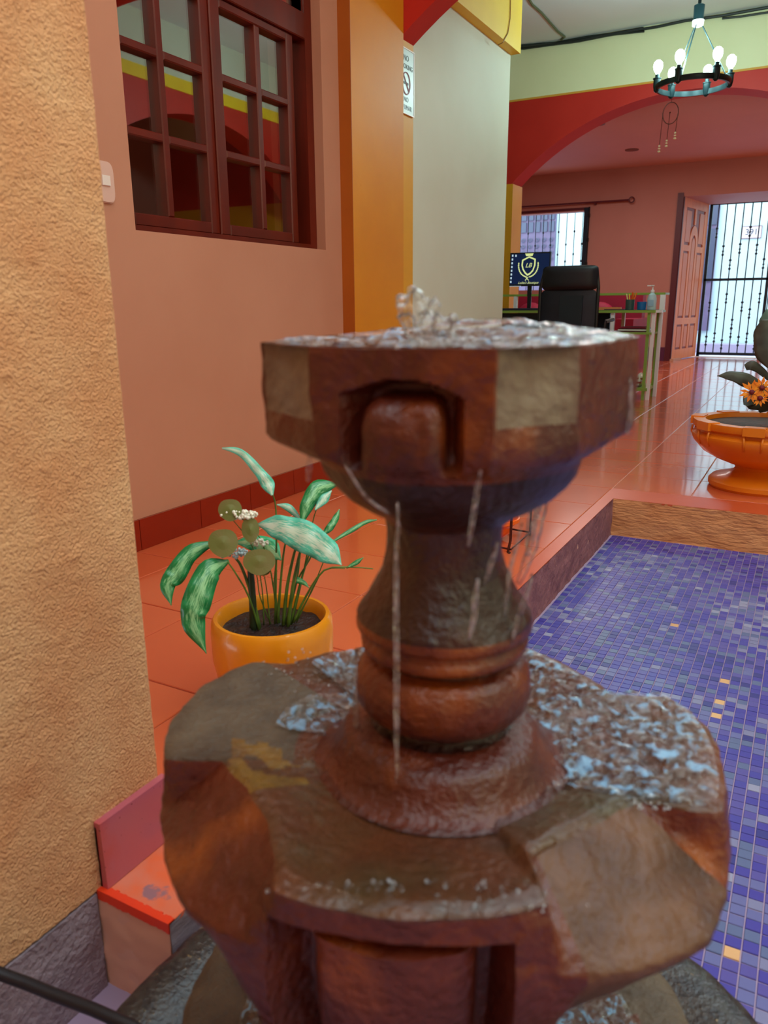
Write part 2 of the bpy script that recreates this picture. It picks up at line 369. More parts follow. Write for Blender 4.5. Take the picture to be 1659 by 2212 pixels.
# pool side walls
def rough_face(p0, u, v, nu, nv, amp, seed, nrm):
    vs = []; p0, u, v, nrm = map(Vector, (p0, u, v, nrm))
    for j in range(nv + 1):
        for i in range(nu + 1):
            p = p0 + u * (i / nu) + v * (j / nv)
            e = amp * noise.noise((p.x * 18 + seed, p.y * 18, p.z * 30)) + amp * .6 * noise.noise((p.x * 60 + seed, p.y * 60, p.z * 70))
            vs.append(p + nrm * (amp * .5 + e))
    fs = [(j * (nu + 1) + i, j * (nu + 1) + i + 1, (j + 1) * (nu + 1) + i + 1, (j + 1) * (nu + 1) + i) for j in range(nv) for i in range(nu)]
    return vs, fs
struct('wall_pool_left', MB().add(*rough_face((XP, 1.35, ZP), (0, YE - 1.35, 0), (0, 0, .16), 120, 10, .004, 0, (1, 0, 0))), M_purpwall, smooth=True)
struct('wall_pool_near_left', MB().add(*rough_face((XP, YN, ZP), (0, 1.35 - YN, 0), (0, 0, .16), 50, 10, .003, 4, (1, 0, 0))), M_greysm, smooth=True)
struct('wall_pool_far', MB().add(*rough_face((XP - .004, YE, ZP), (3.4, 0, 0), (0, 0, .16), 200, 10, .006, 8, (0, -1, 0))), M_poolfar, smooth=True)
struct('wall_riser', MB().add(*rough_face((XS, YN, ZP), (XP - XS, 0, 0), (0, 0, .155), 20, 20, .002, 12, (0, -1, 0))), M_riser, smooth=True)

# pool mosaic floor
PALCOL = ['#3C3494', '#4E4494', '#5E6098', '#76769C', '#54608A', '#2C2C7C', '#8C8CA8']
M_mos = [mat('mosaic_%d' % i, c, .42, coat=.12, coat_r=.2) for i, c in enumerate(PALCOL)] + [mat('mosaic_gold', '#D8A878', .2, coat=.4)]
M_mgrout = mat('mosaic_grout', '#A48CA4', .7)
pf = struct('floor_pool', MB().box(-1.0, 2.3, -2.0, YE + .001, ZP - .05, ZP), M_mgrout)
pm = .0248; cand = []
field = MB(); random.seed(11)
gold = [(1457, 1353), (1569, 1474), (1545, 1518), (1541, 1540), (1588, 2060)]
gp = [atZ(x, y, ZP + .002) for x, y in gold]
for i in range(0, 92):
    for j in range(0, 130):
        x0 = XP + .01 + i * pm; y0 = YE - .01 - (j + 1) * pm
        if x0 > 1.5 and j > 60: continue
        c = Vector((x0 + pm / 2, y0 + pm / 2, ZP))
        k = min(6, max(0, int(3 + 3.2 * noise.noise((c.x * 2.2, c.y * 2.2, 0)) + random.gauss(0, 1.25) + (c.x + .3) * 1.6)))  # tiles grow paler toward the right, reflected light put into their colour
        k = [5, 0, 1, 0, 2, 3, 6][k] if random.random() > .12 else 4
        for q in gp:
            if abs(c.x - q.x) < pm / 2 and abs(c.y - q.y) < pm / 2: k = 7
        p = proj(c)
        cand.append((p[2], x0, y0, k, 1575 < p[0] < 1680 and 1200 < p[1] < 2230))
cand.sort()
near = [c for c in cand if c[4]][:295]; nearset = set((c[1], c[2]) for c in near)
tmesh = {}
for d_, x0, y0, k, v in cand:
    if y0 + pm < -.4: continue
    if (x0, y0) in nearset:
        if k not in tmesh:
            o = MB().bbox(.0008, pm - .0014, .0008, pm - .0014, -.002, .0022, .0008).build('mosaic_tile', M_mos[k], pf); tmesh[k] = o.data
        else: o = bpy.data.objects.new('mosaic_tile', tmesh[k]); C.objects.link(o); o.parent = pf
        o.location = (x0, y0, ZP); o.rotation_euler = (random.uniform(-.02, .02), random.uniform(-.02, .02), 0)
    else:
        field.cur = k; dz = random.uniform(-.0003, .0003)
        field.bbox(x0 + .0008, x0 + pm - .0014, y0 + .0008, y0 + pm - .0014, ZP - .002, ZP + .0022 + dz, .0008)
field.build('mosaic_field', M_mos, pf, kind='stuff')

# near stucco wall with grey plinth band
sg = MB()
sg.box(-1.05, XS - .003, -2.0, .742, 0.0, 3.3)
ns, nz_ = 150, 300
vs = []; YS0 = .05
for j in range(nz_ + 1):
    for i in range(ns + 1):
        y = YS0 + (.742 - YS0) * i / ns; z = 1.4 * j / nz_
        e = .0015 * noise.noise((y * 14, z * 14, 1)) + .0014 * noise.noise((y * 120, z * 120, 5)) + .0012 * max(0, noise.noise((y * 60, z * 60, 8)) - .25) * 3
        if i == ns: e = 0
        vs.append((XS + e - (.003 if i == ns else 0), y + (.0022 * noise.noise((z * 40, 2, 7)) if i >= ns - 1 else 0), z))
sg.add(vs, [(j * (ns + 1) + i, j * (ns + 1) + i + 1, (j + 1) * (ns + 1) + i + 1, (j + 1) * (ns + 1) + i) for j in range(nz_) for i in range(ns)])
struct('wall_near', sg, M_stucco, smooth=40)
struct('trim_4', MB().box(-1.05, XS + .001, -2.0, YN - .003, ZP, -.004).add(*rough_face((XS + .001, .0, ZP), (0, YN - .006, 0), (0, 0, .157), 60, 16, .003, 20, (1, 0, 0))), M_grey, smooth=40)
bt = struct('baseboard_near', MB().box(XS - .004, XS + .004, YN + .006, .745, .0, .100), M_grout)
o = MB(); o.add([(XS, YN + .006, .002), (XS + .014, YN + .006, .002), (XS + .014, .747, .002), (XS, .747, .002),
                 (XS, YN + .006, .108), (XS + .012, YN + .006, .108), (XS + .012, .747, .108), (XS, .747, .108)],
                [(0, 1, 2, 3), (4, 5, 6, 7), (0, 1, 5, 4), (1, 2, 6, 5), (2, 3, 7, 6), (3, 0, 4, 7)])
tl = o.build('tile', mat('skirting_tile_mauve', '#B65A66', .2, '#BC4A48', 8, .45, .62, coat=.5, col3='#6E2830', n3=150, lo3=.68, hi3=.72), bt)

# window wall (pieces around the opening)
WY0, WY1, WZ0, WZ1 = 1.905, 3.02, 1.035, 2.35
wl = MB()
for a in [(.30, WY0, -.05, 3.2), (WY1, 3.158, -.05, 3.2), (WY0, WY1, -.05, WZ0), (WY0, WY1, WZ1, 3.2)]:
    wl.box(-2.2, XW, a[0], a[1], a[2], a[3])
struct('wall_left', wl, M_wallpink)
# rounded orange pier, sign strip, white wall
struct('wall_pier', MB().box(-2.2, -1.868, 3.158, 3.648, -.05, 3.2), M_orange)
struct('trim_pier_shade', MB().box(XW, -1.868, 3.154, 3.158, 0, 3.0), mat('pier_orange_shaded', '#B05A10', .5, '#A04E0C', 4, .3, .8))  # thin strip over the pier return, its shade put into the colour
struct('wall_pier_strip', MB().box(-2.2, -1.886, 3.648, 3.79, -.05, 3.2), M_orange2)
struct('wall_white', MB().box(-2.2, -1.89, 3.79, 5.175, -.05, 3.2), M_white)
# beam over the white wall
struct('trim_5', MB().box(-2.15, -1.826, 3.80, 5.18, 2.318, 3.15), M_yellow)
# near arch wall (red)
def arch_poly(xa, xb, xc, hw, zs, rise, ztop, n=40):
    R = (hw * hw + rise * rise) / (2 * rise); zc = zs + rise - R
    pts = [(xa, ztop), (xa, zs - .0)]
    if xa < xc - hw: pts = [(xa, ztop), (xa, zs)]
    for i in range(n + 1):
        x = xc - hw + 2 * hw * i / n; pts.append((x, zc + math.sqrt(max(R * R - (x - xc) ** 2, 0))))
    pts += [(xb, zs), (xb, ztop)]
    return pts
def arch_wall(mb, xa, xb, xc, hw, zs, rise, ztop, y0, y1, n=40):
    R = (hw * hw + rise * rise) / (2 * rise); zc = zs + rise - R
    f = lambda x: zc + math.sqrt(max(R * R - (x - xc) ** 2, 0))
    for i in range(n):
        x0 = xc - hw + 2 * hw * i / n; x1 = xc - hw + 2 * hw * (i + 1) / n
        a, b = f(x0), f(x1)
        vs = [(x0, y0, a), (x1, y0, b), (x1, y0, ztop), (x0, y0, ztop), (x0, y1, a), (x1, y1, b), (x1, y1, ztop), (x0, y1, ztop)]
        mb.add(vs, [(0, 1, 2, 3), (4, 5, 6, 7), (0, 1, 5, 4), (3, 2, 6, 7)] + ([(0, 3, 7, 4)] if i == 0 else []) + ([(1, 2, 6, 5)] if i == n - 1 else []))
    return f
mb = MB(); arch_wall(mb, -1.89, 1.05, -.42, 1.475, 2.015, .5, 3.15, 3.65, 3.79); struct('wall_arch_near', mb, M_red)
# far arch wall: red band, yellow line, cream wall above, yellow piers below
mb = MB(); arch_wall(mb, -2.8, .4, -1.20, 1.56, 1.93, .64, 2.655, ARY, ARY + .28)
mb.box(-5.2, -2.76, ARY + .001, ARY + .28, 1.93, 2.655); mb.box(.36, 3.2, ARY + .001, ARY + .28, 1.93, 2.655)
struct('wall_arch', mb, M_red)
struct('wall_arch_pier', MB().box(-5.2, -2.745, ARY, ARY + .28, -.05, 1.93).box(.35, 3.2, ARY, ARY + .28, -.05, 1.93), M_orange2)
struct('trim_6', MB().box(-5.2, 3.2, ARY - .004, ARY + .27, 2.655, 2.672), M_redline)
struct('wall_cream', MB().box(-5.2, 3.2, ARY, ARY + .28, 2.672, 3.2), M_cream)
# hall: side wall left beyond the white wall, right wall with red arch under a yellow line (seen mirrored in the window panes)
struct('wall_office_left', MB().box(-5.4, -5.2, 5.175, ARY, -.05, 3.2).box(-5.2, -2.2, 5.0, 5.17, -.05, 3.2), M_white)
XR = 1.05
mb = MB()
hw, xc, zs, rise, zt = 1.6, 6.0, 1.75, .70, 2.60
R = (hw * hw + rise * rise) / (2 * rise); zc = zs + rise - R
for i in range(32):
    y0 = xc - hw + 2 * hw * i / 32; y1 = xc - hw + 2 * hw * (i + 1) / 32
    a = zc + math.sqrt(max(R * R - (y0 - xc) ** 2, 0)); b = zc + math.sqrt(max(R * R - (y1 - xc) ** 2, 0))
    vs = [(XR, y0, a), (XR, y1, b), (XR, y1, zt), (XR, y0, zt), (XR + .25, y0, a), (XR + .25, y1, b), (XR + .25, y1, zt), (XR + .25, y0, zt)]
    mb.add(vs, [(0, 1, 2, 3), (4, 5, 6, 7), (0, 1, 5, 4)])
mb.box(XR, XR + .25, 3.65, 4.4, 1.75, zt).box(XR, XR + .25, 7.6, ARY, 1.75, zt)
struct('wall_right', mb, M_red)
struct('wall_right_pier', MB().box(XR, XR + .25, 3.65, 4.4, -.05, 1.75).box(XR, XR + .25, 7.6, ARY, -.05, 1.75), M_farwall)
struct('trim_7', MB().box(XR - .01, XR + .25, 3.65, ARY, zt, zt + .1), M_yellow)
struct('wall_right_upper', MB().box(XR, XR + .25, 3.65, ARY, zt + .1, 3.2), M_white)
struct('wall_side_room', MB().box(3.2, 3.4, 3.65, 12, -.05, 3.2).box(XR + .25, 3.2, 3.65, 3.85, -.05, 3.2), M_farwall)
# ceilings
struct('ceiling', MB().box(-5.4, 3.4, 3.65, ARY, CEILZ, CEILZ + .15), M_ceil)
struct('ceiling_corridor', MB().box(-2.2, -.55, -2.0, 3.65, 3.0, 3.15), M_ceil)
struct('ceiling_lobby', MB().box(-5.4, 3.4, ARY + .28, 12.0, 2.61, 2.8), M_pinkceil)
# courtyard surroundings
struct('wall_court_right', MB().box(2.3, 2.5, -2.2, 3.65, ZP, 4.2), M_cream)
struct('wall_back', MB().box(-2.4, 2.5, -2.4, -2.0, ZP, 4.2), M_wallpink)
struct('wall_corridor_back', MB().box(-2.2, -1.05, -.1, .0, -.05, 3.2), M_wallpink)
# bedroom behind the window
struct('wall_bedroom', MB().box(-4.4, -4.3, .2, 3.6, 0, 3.2).box(-4.4, -2.2, .2, .3, 0, 3.2).box(-4.4, -2.2, 3.5, 3.6, 0, 3.2).box(-4.4, -2.2, .2, 3.6, 3.1, 3.2).box(-4.4, -2.2, .2, 3.6, -.1, 0),
       mat('bedroom_brown', '#7A3A24', .6))
# far (street) wall with window and door openings, deep reveals
FY, FY1 = 11.75, 12.95
mb = MB()
DX0, DX1, DZ = -1.76, .55, 2.235
WX0, WX1, WZa, WZb = -4.75, -3.02, 1.0, 2.13
for a in [(-5.4, WX0, 0, 2.7), (WX1, -2.4, 0, 2.7), (-2.4, DX0, 0, 2.7), (DX1, 3.4, 0, 2.7), (WX0, WX1, 0, WZa), (WX0, WX1, WZb, 2.7), (DX0, DX1, DZ, 2.7)]:
    mb.box(a[0], a[1], FY, FY + .16 if a[1] <= -2.3 else FY1, a[2] - .05, a[3])
struct('wall_far', mb, M_farwall)
struct('wall_lobby_left', MB().box(-5.4, -5.2, ARY, 12, -.05, 2.7), M_farwall)
struct('baseboard_far', MB().box(-5.2, DX0 - .08, FY - .012, FY, 0, .19), mat('skirting_purple', '#5A2A48', .4))
struct('trim_8', MB().box(DX0 - .075, DX0 + .0, FY - .015, FY + .02, 0, DZ).box(DX0, DX1, FY + .02, FY + .05, DZ - .03, DZ + .02).box(DX0, DX1, FY1 - .12, FY1 - .05, DZ - .03, DZ + .01), M_stain_wood)
struct('trim_9', MB().box(DX0 + .2, DX1, FY1 - .15, FY1 + .25, -.01, .006), M_sill)

# baseboard tiles on the window wall
bb = struct('baseboard_left', MB().box(XW - .002, XW + .006, .75, 3.158, 0, .10), M_grout)
ys = [.60, .90, 1.20, 1.497, 1.797, 2.098, 2.393, 2.696, 2.996, 3.158]
for a, b in zip(ys[:-1], ys[1:]):
    MB().box(XW, XW + .012, a + .0015, b - .0015, .001, .107).build('tile', M_basetile, bb)

# ================================================================== WINDOW 1 (mahogany, two sashes)
win = struct('window_1', MB().box(-2.06, -1.975, WY0, WY1, WZ0, WZ0 + .022).box(-2.06, -1.975, WY1 - .05, WY1, WZ0 + .022, WZ1).box(-2.06, -1.975, WY0, WY0 + .02, WZ0 + .022, WZ1).box(-2.06, -1.975, WY0 + .02, WY1 - .05, WZ1 - .03, WZ1), M_mahog)
k_ = .978
def wy(y): return y * k_
def wz(z): return .8 + (z - .8) * k_
def pane(y0, y1, z0, z1):
    MB().box(-2.016, -2.012, y0 - .004, y1 + .004, z0 - .004, z1 + .004).build('pane', M_glass, win)
def bar(y0, y1, z0, z1, name, x0=-2.045, x1=-1.985):
    b = .004
    mb = MB(); mb.bbox(0, z1 - z0, 0, y1 - y0, 0, x1 - x0, b)
    vs = [(x0 + v[2], y0 + v[1], z0 + v[0]) for v in mb.v]; mb.v = vs
    mb.build(name, M_mahog, win)
zr = [wz(1.103), wz(1.355), wz(1.615), wz(1.875)]
ZT0, ZT1 = wz(1.875), wz(1.975)
for (a, b, m1, name) in [(WY0 + .02, wy(2.437), wy(2.182), 'l'), (wy(2.462), wy(2.962), wy(2.722), 'r')]:
    bar(a, a + .038, WZ0 + .022, ZT0, 'stile'); bar(b - .045, b, WZ0 + .022, ZT0, 'stile')
    bar(a + .038, b - .045, WZ0 + .022, zr[0], 'bottom_rail'); bar(a + .038, b - .045, ZT0 - .03, ZT0, 'top_rail')
    bar(m1 - .015, m1 + .015, zr[0], ZT0 - .03, 'muntin')
    for z in zr[1:3]:
        bar(a + .038, m1 - .015, z - .013, z + .013, 'muntin'); bar(m1 + .015, b - .045, z - .013, z + .013, 'muntin')
    for z0, z1 in ((zr[0], zr[1] - .013), (zr[1] + .013, zr[2] - .013), (zr[2] + .013, ZT0 - .03)):
        pane(a + .038, m1 - .015, z0, z1); pane(m1 + .015, b - .045, z0, z1)
bar(wy(2.437), wy(2.462), WZ0 + .022, ZT0, 'meeting_strip', -2.04, -1.978)
bar(WY0 + .02, WY1 - .05, ZT0, ZT1, 'transom', -2.05, -1.972)
for a, b in ((WY0 + .02, 2.17), (2.2, 2.42), (2.45, 2.68), (2.71, WY1 - .05)):
    pane(a, b, ZT1, WZ1 - .03); bar(b, min(b + .03, WY1 - .05) if b < 2.9 else b + .001, ZT1, WZ1 - .03, 'muntin')

# light switch
sw = thing('light_switch', (XW, 1.79, 1.16), 'pale rounded light switch on the salmon wall beside the mahogany window', 'switch')
mb = MB(); n = 28; pr = []
for i in range(n):
    a = 2 * PI * i / n; c, s_ = math.cos(a), math.sin(a)
    pr.append((1.79 + .037 * abs(c) ** .45 * (1 if c > 0 else -1), 1.162 + .059 * abs(s_) ** .45 * (1 if s_ > 0 else -1)))
mb.prism(pr, 'x', XW, XW + .006)
part_w(mb.prism([(1.79 + (p[0] - 1.79) * .92, 1.162 + (p[1] - 1.162) * .95) for p in pr], 'x', XW + .006, XW + .010), 'plate', M_plast, sw)
part_w(MB().box(XW + .010, XW + .015, 1.775, 1.805, 1.152, 1.180), 'rocker', M_plast2, sw)

# no smoking sign
SX = -1.884
sg_ = thing('no_smoking_sign', (SX, 3.70, 1.85), 'small white no smoking sign on the orange strip beside the white wall', 'sign')
part_w(MB().box(SX, SX + .004, 3.588 + .062, 3.785, 1.703, 1.985), 'sheet', M_signw, sg_)
part_w(MB().box(SX, SX + .006, 3.65, 3.787, 1.984, 1.989).box(SX, SX + .006, 3.65, 3.787, 1.700, 1.705).box(SX, SX + .006, 3.784, 3.788, 1.705, 1.984), 'border', M_alu, sg_)
def sgt(y, z): return frame_m((SX + .0045, y, z), (0, 1, 0), (0, 0, 1))
text('lettering', 'NO', .036, M_ink, sg_, sgt(3.700, 1.945))
text('lettering', 'MOKING', .030, M_ink, sg_, sgt(3.710, 1.908))
text('lettering', 'NO', .032, mat('ink_pale_blue', '#8AA6B4', .5), sg_, sgt(3.700, 1.765))
text('lettering', 'FUMAR', .030, mat('ink_pale_blue', '#8AA6B4', .5), sg_, sgt(3.712, 1.730))
part_w(MB().tube([(SX + .005, 3.700 + .040 * math.cos(a * PI / 16), 1.836 + .048 * math.sin(a * PI / 16)) for a in range(32)], .003, 6, True)
       .tube([(SX + .005, 3.672, 1.868), (SX + .005, 3.728, 1.804)], .003, 6), 'prohibition_ring', M_ink2, sg_)
part_w(MB().box(SX + .0042, SX + .006, 3.668, 3.722, 1.832, 1.841), 'cigarette_symbol', M_ink, sg_)

# thin wire hanging on the yellow beam
pts = [atX(1103, -10, -1.822), atX(1102, 40, -1.822), atX(1097, 72, -1.822), atX(1086, 92, -1.822), atX(1076, 97, -1.85)]
tag(MB().tube(pts, .0028, 6).build('beam_wire', mat('thin_brown_wire', '#A07838', .5)), 'thin brown wire drooping down the face of the yellow beam', 'wire')

# ceiling cables
def cable(px, label, r, mt, name='ceiling_cable', z=None, grp=None):
    pts = []
    for p in px:
        q = atY(p[0], p[1], ARY - .012 - r)
        pts.append(q if q.z < CEILZ - .01 else atZ(p[0], p[1], CEILZ - r - .002))
    return tag(MB().tube(pts, r, 6).build(name, mt), label, 'cable')
M_cab = mat('cable_dark', '#1C2422', .5); M_cabg = mat('cable_olive', '#5C6448', .5)
cable([(1126, 104), (1180, 97), (1250, 88), (1310, 76), (1390, 62)], 'lowest black cable bundle sagging along the top of the cream wall', .014, M_cab)
cable([(1126, 99), (1200, 93), (1270, 80), (1340, 71), (1420, 58), (1480, 45), (1560, 34), (1665, 15)], 'long dark cable running under the ceiling behind the chandelier', .011, M_cab)
cable([(1130, 106), (1200, 96), (1236, 92), (1300, 78), (1392, 68)], 'thin black cable looping just under the long ceiling cable at left', .007, M_cab)
cable([(1560, 40), (1600, 36), (1665, 26)], 'short dark cable on the cream wall right of the chandelier stem', .008, M_cab)
cable([(1135, -15), (1150, 10), (1170, 28), (1185, 45), (1205, 68), (1220, 80), (1212, 86)], 'olive wire crossing the white ceiling to the cable bundle', .009, M_cabg, 'ceiling_wire')

# ================================================================== CHANDELIER
cc = Vector((-.906, 6.0, 2.20)); RR = .228
ch = thing('chandelier', (cc.x, cc.y, CEILZ), 'round black ring chandelier with six glowing cool white bulbs', 'chandelier')
hub = Vector((cc.x, cc.y, 2.57))
prof = [(RR - .010, -.016), (RR + .004, -.016), (RR + .010, 0), (RR + .010, .016), (RR - .010, .016), (RR - .010, -.016)]
part_w(MB().lathe(prof, cc, 48, False), 'ring', M_chand, ch, smooth=30)
part_w(MB().tube([(hub.x, hub.y, 2.66), (hub.x, hub.y, CEILZ)], .011, 10), 'stem', M_chand, ch)
part_w(MB().lathe([(.0, .0), (.05, .0), (.06, -.02), (.02, -.045), (0, -.045)], (hub.x, hub.y, CEILZ - .001), 20), 'canopy', M_chand, ch)
part_w(MB().lathe([(.012, 0), (.032, .004), (.034, .085), (.014, .095)], (hub.x, hub.y, 2.585), 16), 'hub', M_chand, ch)
part_w(MB().lathe([(.01, -.03), (.035, -.02), (.037, .01), (.02, .014)], (hub.x, hub.y, 2.573), 16), 'hub_collar', M_alu, ch)
for a in (20, 140, 260):
    a = math.radians(a); e = cc + Vector((math.cos(a) * RR, math.sin(a) * RR, .015))
    s0 = hub + Vector((math.cos(a) * .03, math.sin(a) * .03, -.02))
    part_w(MB().tube([s0, e], .0045, 6), 'rod', M_chand, ch)
bl = []
for k in range(6):
    a = math.radians(k * 60 + 15); p = cc + Vector((math.cos(a) * RR, math.sin(a) * RR, 0))
    so = part_w(MB().lathe([(.006, -.03), (.018, -.02), (.024, .01), (.024, .05), (.028, .052), (.028, .058), (.014, .06), (.014, .08)], p, 14), 'socket', M_chand, ch, smooth=30)
    mbb = MB().lathe([(.010, .078), (.014, .09), (.027, .11), (.031, .13), (.027, .152), (.012, .166), (.0, .168)], p, 16)
    b = mbb.build('bulb', M_bulb, so, smooth=True)
    L_ = light('chandelier_bulb_light', 'POINT', p + Vector((0, 0, .20)), 9.0, (.66, 1.0, .93), .03)
    L_.parent = ch; L_.matrix_parent_inverse = Matrix.Translation(-Vector(ch.location))

# dream catcher
YC = ARY + .14
dcx, dcz = -1.349, 2.427
dc = thing('dream_catcher', (dcx, YC, 2.55), 'small brown hoop dream catcher hanging from the red arch', 'ornament')
part_w(MB().tube([(dcx + .066 * math.cos(a * PI / 16), YC, dcz + .088 * math.sin(a * PI / 16)) for a in range(32)], .004, 6, True), 'hoop', M_wire, dc)
part_w(MB().tube([(dcx, YC, dcz + .088), (dcx, YC, 2.595)], .002, 5), 'cord', M_wire, dc)
part_w(MB().tube([(dcx - .01, YC, dcz + .0), (dcx, YC, dcz + .01)], .006, 6), 'knot', M_wire, dc)
for xx, z0, z1 in ((-.066, dcz - .01, 2.165), (-.006, dcz, 2.205), (.062, dcz - .01, 2.262)):
    st = part_w(MB().tube([(dcx + xx, YC, z0), (dcx + xx - .008, YC, z1)], .003, 5), 'string', M_wire, dc)
    MB().sphere((dcx + xx - .008, YC, z1), .010, 8, 6).sphere((dcx + xx - .008, YC, z1 - .022), .012, 8, 6, (1, 1, .6)).sphere((dcx + xx - .008, YC, z1 - .045), .012, 8, 6, (1.2, 1, .8)).build('beads', M_brass, st, smooth=True)

# recessed downlights
for (px, py, lb) in ((1290, 267, 'recessed downlight in the lobby ceiling, the one nearer the red arch'), (1365, 323, 'recessed downlight in the lobby ceiling, the farther of two')):
    p = atZ(px, py, 2.61)
    t_ = thing('recessed_downlight', (p.x, p.y, 2.61), lb, 'ceiling light')
    part_w(MB().lathe([(.055, -.001), (.082, -.001), (.080, -.010), (.055, -.006)], (p.x, p.y, 2.61), 24), 'trim_ring', mat('downlight_ring', '#7A5048', .5), t_)
    part_w(MB().lathe([(0, -.002), (.055, -.002), (.055, -.004), (0, -.004)], (p.x, p.y, 2.61), 24), 'lens', mat('downlight_lens', '#5A3838', .4), t_)

# ================================================================== CURTAIN ROD, FAR WINDOW
rl, rr_ = atY(1095, 449, FY - .07), atY(1358, 432, FY - .07)
cr = thing('curtain_rod', (rr_.x, FY, rr_.z), 'dark red curtain rod with ring finial above the street window', 'curtain rod')
part_w(MB().tube([(WX0 - .1, FY - .07, rl.z), (rr_.x, FY - .07, rr_.z)], .013, 8), 'rod', M_stain_wood, cr)
part_w(MB().tube([(rr_.x + .04 + .035 * math.cos(a * PI / 8), FY - .07, rr_.z + .035 * math.sin(a * PI / 8)) for a in range(16)], .009, 6, True), 'finial', M_stain_wood, cr)
part_w(MB().box(-2.95, -2.93, FY - .075, FY, rr_.z - .03, rr_.z), 'bracket', M_stain_wood, cr)
w2 = struct('window_2', MB().box(WX0, WX1, FY - .005, FY + .06, WZb - .035, WZb).box(WX0, WX0 + .06, FY, FY + .07, WZa, WZb - .035), M_stain_wood)
MB().box(WX1 - .075, WX1 - .015, FY - .03, FY + .03, WZa, WZb - .01).build('shutter_leaf', M_iron, w2)
MB().box(WX1 - .01, WX1 + .006, FY - .04, FY - .015, 1.3, WZb).build('bolt_rail', M_dark, w2)
for k in range(3): MB().box(WX1 - .02, WX1 + .012, FY - .05, FY - .01, 1.33 + k * .33, 1.38 + k * .33).build('hinge', M_dark, w2)
wg = thing('window_grille', (-3.6, FY + .20, WZa), 'black iron grille of thin twisted bars over the street window', 'grille')
for k in range(15):
    xx = WX0 + .05 + k * .118
    part_w(MB().tube([(xx, FY + .20, WZa), (xx, FY + .20, WZb)], .006, 6).sphere((xx, FY + .20, WZb - .3 - .18 * (k % 2)), .014, 8, 5, (1, 1, 1.4)).sphere((xx, FY + .20, WZb - .62 - .1 * (k % 2)), .014, 8, 5, (1, 1, 1.4)), 'bar', M_iron, wg)

# ================================================================== DOOR LEAF + GATE
hn = Vector((-1.752, FY + .0, 0)); fr_ = Vector((-1.56, 12.84, 0)); du = fr_ - hn; LW = du.length; du.normalize(); dn = Vector((du.y, -du.x, 0))
door = thing('wooden_door_leaf', hn, 'open varnished panelled wooden door leaf against the entrance reveal', 'door')
door.rotation_euler.z = 0
H_ = 2.20
def dl(u, v, w=0): return tuple(hn + du * u + dn * w + Vector((0, 0, v)))
def dbox(mb, u0, u1, v0, v1, w0, w1): return mb.obox(dl(u0, v0, w0), du * (u1 - u0), Vector((0, 0, v1 - v0)), dn * (w1 - w0))
part_w(dbox(MB(), 0, LW, .012, H_, -.045, -.012), 'core', M_doorgroove, door)
part_w(dbox(MB(), 0, .025, .012, H_, -.047, .004), 'edge_strip', M_stain_wood, door)
ss = .12
for a in ((.025, ss + .03), (LW - ss - .02, LW)): part_w(dbox(MB(), a[0], a[1], .012, H_, -.012, 0), 'stile', M_doorwood, door)
iu0, iu1 = ss + .03, LW - ss - .02; iw = iu1 - iu0; t1, t2 = iu0 + iw / 3, iu0 + 2 * iw / 3
for v0, v1 in ((.012, .15), (.50, .59), (H_ - .13, H_)): part_w(dbox(MB(), iu0, iu1, v0, v1, -.012, 0), 'rail', M_doorwood, door)
for u in (t1, t2):
    part_w(dbox(MB(), u - .04, u + .04, .15, .50, -.012, 0), 'mullion', M_doorwood, door)
    part_w(dbox(MB(), u - .04, u + .04, .59, 1.58, -.012, 0), 'mullion', M_doorwood, door)
part_w(dbox(MB(), iu0, t1 - .04, 1.50, 1.58, -.012, 0), 'rail', M_doorwood, door); part_w(dbox(MB(), t2 + .04, iu1, 1.50, 1.58, -.012, 0), 'rail', M_doorwood, door)
um = (iu0 + iu1) / 2
part_w(dbox(MB(), um - .035, um + .035, 1.86, H_ - .13, -.012, 0), 'mullion', M_doorwood, door)
def band(r0, r1, zc_, w0, w1, n=14, sq=1.5):
    mb = MB()
    for i in range(n):
        a0, a1 = PI * i / n, PI * (i + 1) / n
        q = [dl(um + r * math.cos(a), zc_ + r * sq * math.sin(a), w) for w in (w0, w1) for a, r in ((a0, r0), (a0, r1), (a1, r1), (a1, r0))]
        mb.add(q, [(0, 1, 2, 3), (4, 5, 6, 7), (0, 1, 5, 4), (1, 2, 6, 5), (2, 3, 7, 6), (3, 0, 4, 7)])
    return mb
part_w(band(iw / 6 - .04, iw / 6 + .045, 1.58, -.012, 0), 'arch_moulding', M_doorwood, door)
M_doorpanel = mat('varnished_cedar_panel', '#DC8C5E', .45, '#D07C50', 5, .3, .8, spec=.3, stretch=(6, 6, .6))
for a, b in ((iu0, t1 - .04), (t1 + .04, t2 - .04), (t2 + .04, iu1)):
    part_w(dbox(MB(), a + .028, b - .028, .18, .47, -.012, -.002), 'panel', M_doorpanel, door)
for a, b in ((iu0, t1 - .04), (t2 + .04, iu1)):
    part_w(dbox(MB(), a + .028, b - .028, .62, 1.47, -.012, -.002), 'panel', M_doorpanel, door)
    part_w(dbox(MB(), a + .03, b - .0, 1.62 + (0.0), 2.03, -.012, -.004), 'panel', M_doorpanel, door)
part_w(dbox(MB(), t1 + .04 + .025, t2 - .04 - .025, .62, 1.58, -.012, -.002), 'panel', M_doorpanel, door)
part_w(band(.001, iw / 6 - .065, 1.58, -.012, -.002), 'arched_panel', M_doorpanel, door)
part_w(dbox(MB(), -.02, .30, .0, .03, .0, .05), 'door_wedge', mat('wedge_wood', '#C89A80', .5), door)

